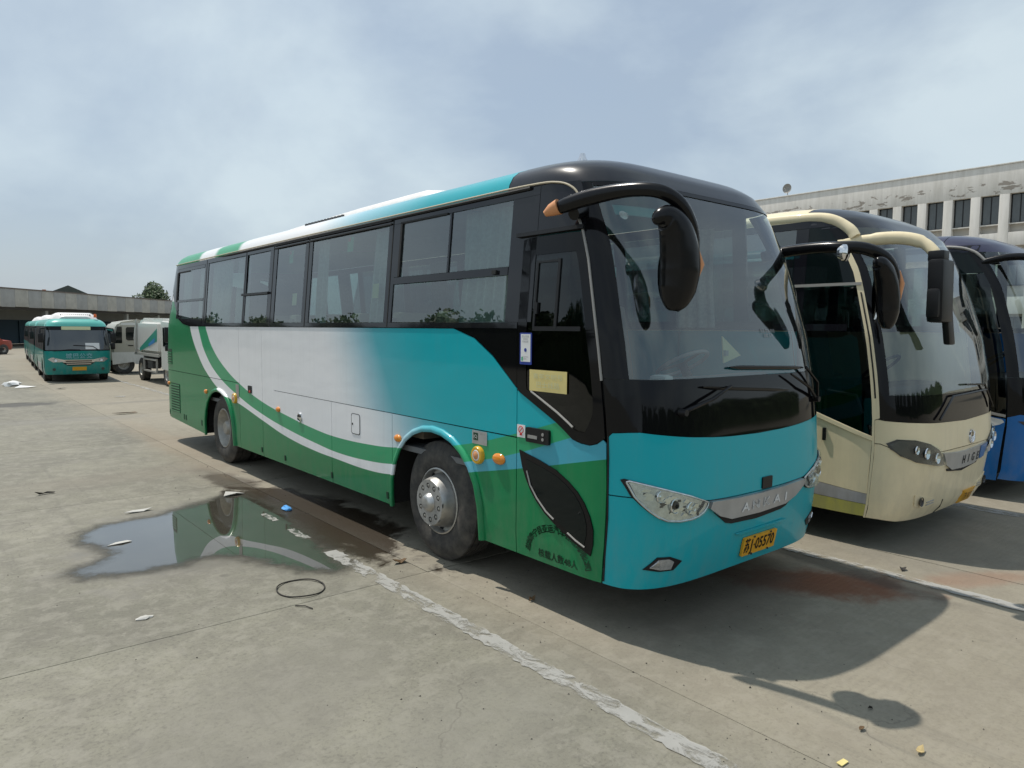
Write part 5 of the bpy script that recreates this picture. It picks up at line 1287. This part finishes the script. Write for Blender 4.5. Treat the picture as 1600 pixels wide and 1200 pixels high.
# ------------------------------------------------------------------ garbage truck and beige truck
def garbage_truck():
    B = thing('garbage_truck', (3.0, 22.4, 0), 0, 'white garbage truck with a green and blue wedge on its box body', 'truck')
    # box body: slanted tail, lean side, raised on the chassis
    bm = bmesh.new()
    prof = [(1.75, .95), (1.75, 2.30), (4.9, 2.34), (5.5, 2.12), (5.75, 1.55), (5.45, .95)]
    a = [bm.verts.new((0, y, z)) for y, z in prof]; b_ = [bm.verts.new((1.9, y, z)) for y, z in prof]
    bm.faces.new(a); bm.faces.new(b_[::-1])
    for k in range(6): bm.faces.new((a[k], a[(k+1) % 6], b_[(k+1) % 6], b_[k]))
    bmesh.ops.recalc_face_normals(bm, faces=bm.faces); bmesh.ops.bevel(bm, geom=bm.edges[:], offset=.20, segments=5, affect='EDGES', clamp_overlap=True)
    body = finish(bm, 'box_body', 'paint_truck', B, 40)
    S = lambda y, z: Vector((-.002, y, z)); cen = Vector((1, 3, 1.5))
    panel('wedge_stripe', [(2.0, 1.95), (2.05, 1.50), (4.5, 1.10), (4.55, 1.22)], S, 'stripe_green', body, off=.004, thick=.003, cen=cen)
    panel('wedge_stripe', [(2.3, 1.62), (2.35, 1.45), (3.2, 1.30), (3.2, 1.40)], S, 'stripe_blue', body, off=.008, thick=.003, cen=cen)
    panel('frame_post', [(4.95, .98), (5.15, .98), (5.05, 2.26), (4.85, 2.30)], S, 'metal_frame', body, off=.03, thick=.04, cen=cen)
    panel('frame_rail', rect(1.8, 5.3, .95, 1.05), S, 'metal_frame', body, off=.03, thick=.04, cen=cen)
    # cab
    bm = bmesh.new(); prof = [(0.05, .45), (-.02, .95), (.05, 1.30), (.30, 2.05), (.45, 2.22), (1.55, 2.26), (1.60, .50)]
    a = [bm.verts.new((.0, y, z)) for y, z in prof]; b_ = [bm.verts.new((1.95, y, z)) for y, z in prof]; n = len(prof)
    bm.faces.new(a); bm.faces.new(b_[::-1])
    for k in range(n): bm.faces.new((a[k], a[(k+1) % n], b_[(k+1) % n], b_[k]))
    bmesh.ops.recalc_face_normals(bm, faces=bm.faces); bmesh.ops.bevel(bm, geom=bm.edges[:], offset=.07, segments=3, affect='EDGES')
    cab = finish(bm, 'cab', 'paint_truck', B, 40)
    panel('side_window', [(.30, 1.35), (1.25, 1.35), (1.25, 1.98), (.52, 1.98)], S, 'dark_pane', cab, off=.006, thick=.004, cen=cen)
    fr = lambda x, z: Vector((x, .055+(z-1.30)*.333 if z > 1.30 else .03, z))
    panel('windscreen', rect(.15, 1.80, 1.33, 2.02), fr, 'dark_pane', cab, off=.012, thick=.004, cen=cen)
    panel('grille', rect(.45, 1.5, .62, .86), fr, 'black_plastic', cab, off=.05, thick=.03, cen=cen)
    for x in (.2, 1.62): panel('headlamp', rect(x-.12, x+.18, .60, .76, .03), fr, 'reflector', cab, off=.06, thick=.03, cen=cen)
    panel('number_plate', rect(.78, 1.2, .48, .60), fr, 'plate_yellow', cab, off=.06, thick=.03, cen=cen)
    for x in (-.14, 2.09):
        box('mirror', (x-.08, x+.08, .12, .22, 1.50, 2.0), 'black_plastic', cab, .03); box('mirror', (x-.07, x+.07, .12, .22, 1.22, 1.42), 'black_plastic', cab, .03)
        sweep('mirror_stay', [(x, .2, 1.95), (.97 + (x-.97)*.86, .35, 1.95)], .018, 'black_plastic', cab, 6); sweep('mirror_stay', [(x, .2, 1.25), (.97+(x-.97)*.86, .35, 1.2)], .018, 'chrome', cab, 6)
    # chassis, guard frame, wheels
    box('chassis', (.35, 1.6, .4, 5.6, .55, .92), 'truck_chassis', B); box('tank', (.05, .35, 3.0, 3.7, .5, .85), 'truck_chassis', B, .04)
    for z in (.42, .84): box('guard_rail', (-.02, .02, 2.15, 3.95, z-.03, z+.03), 'metal_frame', B)
    for y in (2.15, 3.95): box('guard_post', (-.025, .025, y-.03, y+.03, .40, .88), 'metal_frame', B)
    for y, r_ in ((1.0, False), (4.55, True)):
        make_wheel(B, .03, y, .42, r_, -1, .26, ('dirty_steel', 'dirty_steel'), True); make_wheel(B, 1.92, y, .42, r_, 1, .26, ('dirty_steel', 'dirty_steel'), True)
    return B
garbage_truck()
def beige_truck():
    B = thing('box_truck', (2.85, 31.2, 0), 0, 'beige truck with a white skirt standing sideways behind the garbage truck', 'truck')
    bm = bmesh.new(); prof = [(.0, .55), (-.02, 1.1), (.10, 1.9), (.30, 2.18), (1.0, 2.30), (4.8, 2.30), (4.8, .60)]
    a = [bm.verts.new((x, 0, z)) for x, z in prof]; b_ = [bm.verts.new((x, 2.0, z)) for x, z in prof]; n = len(prof)
    bm.faces.new(a); bm.faces.new(b_[::-1])
    for k in range(n): bm.faces.new((a[k], a[(k+1) % n], b_[(k+1) % n], b_[k]))
    bmesh.ops.recalc_face_normals(bm, faces=bm.faces); bmesh.ops.bevel(bm, geom=bm.edges[:], offset=.09, segments=3, affect='EDGES')
    finish(bm, 'body', 'paint_truck_beige', B, 40)
    S = lambda x, z: Vector((x, -.002, z)); cen = Vector((2, 1, 1.4))
    panel('skirt', [(.02, .40), (-.01, .92), (4.7, .92), (4.7, .40), (.9, .40), (.8, .5)], S, 'paint_truck', B, off=.02, thick=.05, cen=cen)
    panel('side_window', rect(.55, 1.25, 1.42, 1.98, .08), S, 'dark_pane', B, off=.008, thick=.006, cen=cen)
    panel('quarter_window', [(.06, 1.30), (.40, 1.30), (.40, 2.0), (.22, 2.0)], S, 'dark_pane', B, off=.008, thick=.006, cen=cen)
    panel('door_handle', rect(.62, .82, 1.18, 1.22), S, 'black_plastic', B, off=.02, thick=.02, cen=cen)
    panel('roof_band', [(.35, 2.06), (4.7, 2.06), (4.7, 2.20), (.40, 2.16)], S, 'paint_truck', B, off=.012, thick=.02, cen=cen)
    fr = lambda y, z: Vector((-.01 if z < 1.1 else -.01+(z-1.1)*.15, y, z))
    panel('windscreen', rect(.15, 1.85, 1.2, 1.9), fr, 'dark_pane', B, off=.012, thick=.006, cen=cen)
    for z, h_ in ((1.62, .30), (1.18, .26)): box('mirror', (-.06, .10, -.20, -.08, z-h_/2, z+h_/2), 'black_plastic', B, .03)
    for x in (.45, 3.6):
        w_ = make_wheel(B, 0, 0, .40, False, -1, .25, ('dirty_steel', 'dirty_steel'), True); w_.location = (x, .08, .40); w_.rotation_euler.z = R(90)
        w_ = make_wheel(B, 0, 0, .40, False, -1, .25, ('dirty_steel', 'dirty_steel'), True); w_.location = (x, 1.92, .40); w_.rotation_euler.z = R(-90)
    box('underbody', (.2, 4.6, .35, 1.65, .45, .8), 'underbody', B)
    return B
beige_truck()
def red_car():
    B = thing('car', (-.25, 58.6, 0), R(35), 'small red car at the left edge under the long canopy', 'car')
    bm = bmesh.new(); rows = []
    for x, z0, z1, w_ in ((-1.9, .35, .62, .70), (-1.7, .25, .80, .82), (-.9, .25, .92, .85), (-.45, .25, 1.30, .72), (.6, .25, 1.36, .72), (1.2, .25, 1.0, .82), (1.8, .28, .92, .80), (1.95, .4, .7, .72)):
        rows.append([bm.verts.new((x, -w_*k, z)) for k, z in ((1, z0), (1.03, (z0+min(z1, .95))/2), (1, min(z1, .92)), (.92, z1), (-.92, z1), (-1, min(z1, .92)), (-1.03, (z0+min(z1, .95))/2), (-1, z0))])
    for r0, r1 in zip(rows, rows[1:]):
        for k in range(7): bm.faces.new((r0[k], r0[k+1], r1[k+1], r1[k]))
    bm.faces.new(rows[0]); bm.faces.new(rows[-1]); bmesh.ops.recalc_face_normals(bm, faces=bm.faces)
    finish(bm, 'body', 'paint_red', B, 40)
    cen = Vector((0, 0, .7)); S = lambda x, z: Vector((x, -.80, z))
    panel('side_window', [(-.62, .95), (-.40, 1.24), (.55, 1.28), (.95, .97)], S, 'dark_pane', B, off=.03, thick=.02, cen=cen)
    panel('sill', rect(-1.2, 1.2, .24, .42), S, 'black_plastic', B, off=.08, thick=.05, cen=cen)
    for x in (-1.25, 1.2):
        for sd_ in (-1, 1):
            w_ = make_wheel(B, 0, 0, .30, False, -1, .2, ('dirty_steel', 'dirty_steel'), True); w_.location = (x, sd_*.86, .30); w_.rotation_euler.z = R(90 if sd_ < 0 else -90)
    return B
red_car()

# ------------------------------------------------------------------ buildings
def office():
    X0 = 56.; Y0, Y1 = -12.6, 37.8; TOP = 13.9
    B = thing('office_building', (X0, 0, 0), 0, 'long white plastered building with flaking parapet and recessed windows', 'building')
    pitch = 1.80; pw = .62; off = .35
    n = int((Y1-Y0)/pitch)
    box('parapet', (.0, .5, Y0, Y1, 11.85, TOP), 'old_plaster', B, .03); box('coping', (-.06, .55, Y0-.05, Y1+.05, TOP+.003, TOP+.10), 'old_plaster', B, .02)
    box('wall', (.5, 14, Y0, Y1, 0, TOP-.3), 'recess_wall', B)
    for z0, z1 in ((8.2, 9.15), (3.4, 4.6), (0, .9)): box('wall_band', (0, .5, Y0, Y1, z0, z1), 'old_plaster', B, .02)
    for k in range(n+1):
        y = Y0+pitch*k; box('pilaster', (-.012, .5, y-pw/2, y+pw/2, .0, 11.847), 'old_plaster', B, .015)
    pane = None
    for k in range(n):
        y0_ = Y0+pitch*k+pw/2; y1_ = Y0+pitch*(k+1)-pw/2
        for z0, z1 in ((9.80, 11.846), (5.4, 7.4), (1.3, 3.2)):
            if pane is None:
                wdt = y1_-y0_-.06; h_ = 2.04
                bm = bmesh.new()
                for b_ in ((0, .06, 0, .06, 0, h_), (0, .06, wdt-.06, wdt, 0, h_), (0, .06, .06, wdt-.06, 0, .06), (0, .06, .06, wdt-.06, h_-.06, h_), (-.01, .05, wdt/2-.03, wdt/2+.03, .06, h_-.06)): add_box(bm, *b_)
                fm = finish(bm, 'window', 'black_plastic', B, None)
                bm = bmesh.new(); add_box(bm, .02, .04, .05, wdt-.05, .05, h_-.05); pm = finish(bm, 'pane', 'office_pane', fm, None)
                pane = (fm, pm); f = fm
            else:
                f = pane[0].copy(); link(f); f.parent = B; p = pane[1].copy(); link(p); p.parent = f
            f.location = (.36, y0_+.03, z0); f.scale.z = (z1-z0)/2.046
            if z0 > 9: box('sill', (.10, .5, y0_, y1_, z0-.08, z0-.004), 'old_plaster', B)
    return B
office()
ds = thing('satellite_dish', (56.25, 31.0, 14.0), 0, 'small grey satellite dish on the white building roof', 'satellite dish')
sweep('mast', [(0, 0, 0), (0, 0, .55)], .04, 'metal_frame', ds, 8)
bm = bmesh.new(); add_lathe(bm, [(-.05, .42), (.02, .30), (.06, .15), (.07, 0)], 20, 'X', (-.08, 0, .62)); finish(bm, 'dish', 'grey_trim', ds, 50)
sweep('feed_arm', [(-.02, 0, .25), (-.5, 0, .55)], .02, 'metal_frame', ds, 6)

def canopy():
    ang = math.atan2(21.0, 18.8)          # along direction of the fascia
    B = thing('canopy_building', (2.4, 75.4, 0), ang, 'long low canopy building with patched concrete fascia panels', 'building')
    n0, n1, wd = -12, 32, 1.75
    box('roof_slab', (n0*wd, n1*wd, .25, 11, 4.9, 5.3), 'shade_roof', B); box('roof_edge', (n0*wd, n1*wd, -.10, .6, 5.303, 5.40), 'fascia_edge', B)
    for k in range(n0, n1):
        box('fascia_panel', (k*wd+.012, (k+1)*wd-.012, -.06+random.uniform(0, .02), .25, 3.68+random.uniform(-.03, .03), 5.30), 'fascia_pale' if k % 2 else 'fascia_grey', B, .01)
    for k in range(n0, n1, 4):
        box('column', (k*wd+.2, k*wd+.6, 1.0, 1.4, 0, 4.9), 'orange_column' if k == 0 else 'shade_wall', B)
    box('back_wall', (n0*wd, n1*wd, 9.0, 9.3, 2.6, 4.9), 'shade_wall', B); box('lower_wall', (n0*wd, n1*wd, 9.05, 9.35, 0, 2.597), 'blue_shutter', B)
    for k in range(n0, n1, 2): box('door', (k*wd+.2, k*wd+3.0, 8.93, 8.996, .05, 2.45), 'blue_shutter', B)
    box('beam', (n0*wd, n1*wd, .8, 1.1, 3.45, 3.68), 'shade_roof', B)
    return B
canopy()
g = thing('gabled_house', (14.9, 127, 0), R(-8), 'grey-green gable roof peeking over the canopy fascia', 'house')
bm = bmesh.new(); P = [(-4.0, 6.4), (0, 8.25), (4.0, 6.4)]
a = [bm.verts.new((x, 0, z)) for x, z in P]; b_ = [bm.verts.new((x, 9, z)) for x, z in P]
bm.faces.new(a); bm.faces.new(b_[::-1]); bm.faces.new((a[0], a[1], b_[1], b_[0])); bm.faces.new((a[1], a[2], b_[2], b_[1])); bm.faces.new((a[0], b_[0], b_[2], a[2]))
finish(bm, 'roof', 'grey_roof', g, None); box('wall', (-3.4, 3.4, .4, 8.6, 0, 6.397), 'shade_wall', g); box('chimney', (-3.4, -2.9, .3, .8, 6.3, 7.5), 'orange_column', g)

# ------------------------------------------------------------------ trees
def tree(loc, h, r, label, seed, group, n=2600, leaf=.22):
    rnd = random.Random(seed)
    T = thing('tree', loc, 0, label, 'tree', group)
    bm = bmesh.new()
    add_sweep(bm, [(0, 0, 0), (.05*h*.3, .03*h, h*.3), (-.02*h, .02*h, h*.62), (0, 0, h*.85)], [h*.03, h*.024, h*.016, h*.005], 8)
    blobs = []
    for k in range(9):
        a = rnd.uniform(0, 6.28); e = rnd.uniform(.2, 1); p = Vector((math.cos(a)*r*e*.75, math.sin(a)*r*e*.75, h*(.45+.45*rnd.random())))
        add_sweep(bm, [(0, 0, h*.4), p*.5+Vector((0, 0, h*.22)), p], [h*.012, h*.008, h*.003], 5); blobs.append((p, r*rnd.uniform(.32, .55)))
    finish(bm, 'trunk', 'bark', T, 60)
    blobs.append((Vector((0, 0, h*.85)), r*.5))
    bm = bmesh.new()
    for k in range(n):
        c, br = rnd.choice(blobs); d = Vector((rnd.gauss(0, 1), rnd.gauss(0, 1), rnd.gauss(0, 1))).normalized()*br*rnd.random()**.4
        p = c+d; s = leaf*rnd.uniform(.6, 1.4); u = Vector((rnd.gauss(0, 1), rnd.gauss(0, 1), rnd.gauss(0, 1))).normalized(); v = u.orthogonal().normalized()
        bm.faces.new([bm.verts.new(p+u*s*a_+v*s*b_*.6) for a_, b_ in ((-1, 0), (0, -1), (1, 0), (0, 1))])
    finish(bm, 'crown', 'foliage', T, None)
    return T
tree((26.5, 123.5, 0), 8.8, 3.4, 'dark leafy tree rising behind the canopy beside the coach tail', 3, None)
# tree belt across the yard, mirrored in the coach windows
def belt(name, pts, h, seed, label, n=30000):
    rnd = random.Random(seed); bm = bmesh.new()
    def top(x, y): return h*(.80+.10*math.sin(x*.5+y*.37)+.06*math.sin(y*1.3+x*.9)+.04*math.sin(y*3.7+x*2.9))
    for a, b_ in zip(pts, pts[1:]):
        a, b_ = Vector((*a, 0)), Vector((*b_, 0)); d = b_-a; m = int(d.length/.5); nn = Vector((-d.y, d.x, 0)).normalized(); prev = None
        for k in range(m+1):
            p = a+d*k/m; t = top(p.x, p.y)+rnd.uniform(-.25, .25)
            v = [bm.verts.new(p+nn*o+Vector((0, 0, z))) for o, z in ((-1.4, 0), (-1.5+rnd.uniform(-.3, .3), t*.5), (-.9, t*.9), (0, t), (.9, t*.9), (1.5+rnd.uniform(-.3, .3), t*.5), (1.4, 0))]
            if prev:
                for i in range(6): bm.faces.new((prev[i], prev[i+1], v[i+1], v[i]))
            prev = v
    for k in range(n):
        i = rnd.randrange(len(pts)-1); p = Vector((*pts[i], 0)).lerp(Vector((*pts[i+1], 0)), rnd.random()); t = top(p.x, p.y); e = rnd.uniform(0, math.pi); s_ = rnd.uniform(.10, .26)
        q = p+Vector((math.cos(e)*1.75, rnd.gauss(0, .4), t*(.35+.68*math.sin(e)**.7)*rnd.uniform(.85, 1.04)))
        if abs(pts[i+1][0]-pts[i][0]) > abs(pts[i+1][1]-pts[i][1]): q.x, q.y = p.x+rnd.gauss(0, .4), p.y+math.cos(e)*1.75
        u = Vector((rnd.gauss(0, 1), rnd.gauss(0, 1), rnd.gauss(0, 1))).normalized(); v = u.orthogonal().normalized()
        bm.faces.new([bm.verts.new(q+u*s_*a_+v*s_*b_) for a_, b_ in ((-1, 0), (0, -.7), (1, 0), (0, .7))])
    return tag(finish(bm, name, 'foliage', None, None), label, 'trees', kind='stuff')
belt('tree_belt', [(-22, 12), (-24, 60), (-22, 100), (-23, 150)], 7.3, 11, 'green tree belt mirrored in the coach side windows', 34000)
belt('tree_belt', [(-40, -60), (0, -52), (40, -50), (70, -30)], 5.5, 12, 'green tree belt mirrored in the black panels under the windscreens', 26000)

# ------------------------------------------------------------------ litter
hoop = sweep('rubber_hoop', [(.175*math.cos(2*math.pi*k/40), .20*math.sin(2*math.pi*k/40), .010+.004*math.sin(k*.5)) for k in range(41)], .0055, 'dark_scrap', None, 8)
hoop.location = (-1.185, 2.73, 0); tag(hoop, 'thin black rubber hoop lying in front of the puddle', 'hoop')
def crumple(name, loc, sx, sy, sz, mat, label, cat, seed, group=None, rz=0):
    rnd = random.Random(seed); bm = bmesh.new(); bmesh.ops.create_icosphere(bm, subdivisions=2, radius=1)
    for v in bm.verts:
        k = 1+rnd.uniform(-.38, .30); v.co = Vector((v.co.x*sx*k, v.co.y*sy*k, max(0, v.co.z*sz*(1+rnd.uniform(-.3, .3))+sz*.4)))
    o = finish(bm, name, mat, None, 20); o.location = loc; o.rotation_euler.z = rz; return tag(o, label, cat, group)
def scrap(name, loc, pts, mat, label, cat, seed, curl=.02, group=None):
    """flat litter with a curl and a little thickness"""
    rnd = random.Random(seed); bm = bmesh.new()
    P = [(x, y, abs(rnd.gauss(0, curl))) for x, y in pts]; cx = sum(p[0] for p in P)/len(P); cy = sum(p[1] for p in P)/len(P)
    c = bm.verts.new((cx, cy, curl*.8)); d = bm.verts.new((cx, cy, curl*.8-.004)); n = len(P)
    a = [bm.verts.new((x, y, z+.004)) for x, y, z in P]; b_ = [bm.verts.new((x, y, z)) for x, y, z in P]
    for k in range(n): bm.faces.new((c, a[k], a[(k+1) % n])); bm.faces.new((d, b_[(k+1) % n], b_[k])); bm.faces.new((a[k], b_[k], b_[(k+1) % n], a[(k+1) % n]))
    bmesh.ops.recalc_face_normals(bm, faces=bm.faces); o = finish(bm, name, mat, None, None); o.location = loc; return tag(o, label, cat, group)
leafp = lambda s: [(-s, 0), (-.5*s, .4*s), (.2*s, .45*s), (s, .05*s), (.3*s, -.4*s), (-.5*s, -.35*s)]
crumple('paper_scrap', (-2.26, 2.87, .002), .05, .032, .012, 'pale_scrap', 'crumpled white tissue on the concrete, nearest the lower left corner', 'paper', 1)
scrap('rubber_strip', (-2.30, 7.59, .003), [(-.10, -.03), (-.05, .03), (.03, .05), (.10, .03), (.11, .0), (.03, .015), (-.05, -.01)], 'dark_scrap', 'curved black rubber strip lying alone left of the puddle', 'scrap', 2)
crumple('plastic_bag', (-.31, 5.12, .004), .045, .085, .03, 'blue_bag', 'crushed blue plastic bag on the wet brown stain', 'bag', 3)
scrap('paper_scrap', (-2.03, 4.88, .005), [(-.10, -.03), (-.02, .03), (.08, .04), (.11, -.01), (.02, -.04)], 'pale_scrap', 'torn white paper floating in the grey end of the puddle', 'paper', 4, .008)
scrap('paper_scrap', (-1.62, 6.03, .004), [(-.14, -.03), (-.05, .03), (.10, .05), (.15, .0), (.05, -.03)], 'pale_scrap', 'pale torn paper at the far rim of the puddle', 'paper', 5, .012)
scrap('plaster_lump', (-.55, 6.2, .004), [(-.12, -.06), (-.06, .06), (.06, .05), (.14, -.03), (.03, -.07)], 'pale_scrap', 'pale plaster lump at the far tip of the puddle', 'rubble', 6, .02)
crumple('litter_bag', (-1.05, 26.3, .0), .26, .18, .13, 'paper_white', 'white plastic bag lying left of the minibuses', 'bag', 7)
scrap('paper_scrap', (-.80, 25.3, .003), [(-.28, -.10), (-.1, .1), (.2, .12), (.34, .0), (.1, -.12)], 'paper_white', 'flattened white sheet next to the plastic bag', 'paper', 8, .03)
scrap('paper_scrap', (.05, 24.1, .003), [(-.16, -.06), (0, .07), (.18, .02), (.1, -.07)], 'paper_white', 'small white sheet in front of the leading minibus', 'paper', 9, .03)
scrap('paper_scrap', (.98, 20.3, .003), [(-.15, -.05), (0, .07), (.17, .02), (.1, -.07)], 'pale_scrap', 'pale paper scrap halfway between minibus and coach tail', 'paper', 10, .02)
scrap('wood_chip', (.22, 15.8, .003), [(-.28, -.05), (-.1, .06), (.22, .05), (.26, -.03), (.02, -.07)], 'brown_leaf', 'flat brown board chip behind the coach tail', 'board', 11, .03)
scrap('dead_leaf', (-.27, 2.78, .004), [(-.07, .0), (-.02, .03), (.03, .01), (.07, .04), (.06, -.02), (.0, -.03)], 'brown_leaf', 'curled brown leaf by the front wheel', 'leaf', 12, .03)
scrap('dead_leaf', (.06, 1.42, .003), leafp(.035), 'brown_leaf', 'brown leaf scrap under the passenger door', 'leaf', 13, .02)
scrap('dead_leaf', (.25, -1.20, .003), leafp(.035), 'tan_leaf', 'tan leaf at the bottom edge right of centre', 'leaf', 14, .012)
scrap('candy_wrapper', (-.13, -1.0, .003), [(-.03, -.012), (.03, -.015), (.034, .012), (-.028, .016)], 'paper_yellow', 'yellow wrapper at the bottom edge of the photo', 'wrapper', 15, .006)
scrap('dead_leaf', (.23, -.93, .003), leafp(.025), 'brown_leaf', 'small brown leaf below the mirror shadow', 'leaf', 16, .01)
scrap('dead_leaf', (.47, -.87, .003), leafp(.022), 'dark_scrap', 'black leaf at the right end of the mirror shadow', 'leaf', 17, .012)
scrap('dead_leaf', (3.0, -.05, .003), leafp(.05), 'dark_scrap', 'dark scrap between the two coaches beside the white line', 'leaf', 18, .02)
sweep('twig', [(-1.36, 2.42, .008), (-1.31, 2.36, .012), (-1.285, 2.29, .008)], .004, 'dark_scrap', None, 6)
tag(bpy.data.objects['twig'], 'thin dark twig below the rubber hoop', 'twig')
# loose grit nobody could count
rnd = random.Random(21); bm = bmesh.new()
for k in range(1100):
    x = rnd.uniform(-5, 4); y = rnd.uniform(-2.2, 9)
    if rnd.random() < .5: x = -.2+rnd.gauss(0, .5)
    s_ = rnd.uniform(.0015, .006)*(1+.8*(rnd.random() < .08)); z = .002
    q = [bm.verts.new((x+s_*math.cos(a+rnd.random())*rnd.uniform(.6, 1.6), y+s_*math.sin(a+rnd.random())*rnd.uniform(.6, 1.4), z)) for a in (0, 2.1, 4.2)]; t_ = bm.verts.new((x, y, z+s_*.7))
    for i in range(3): bm.faces.new((q[i], q[(i+1) % 3], t_))
tag(finish(bm, 'grit', 'dark_scrap', None, None), 'dark grit and leaf crumbs scattered over the concrete', 'grit', kind='stuff')
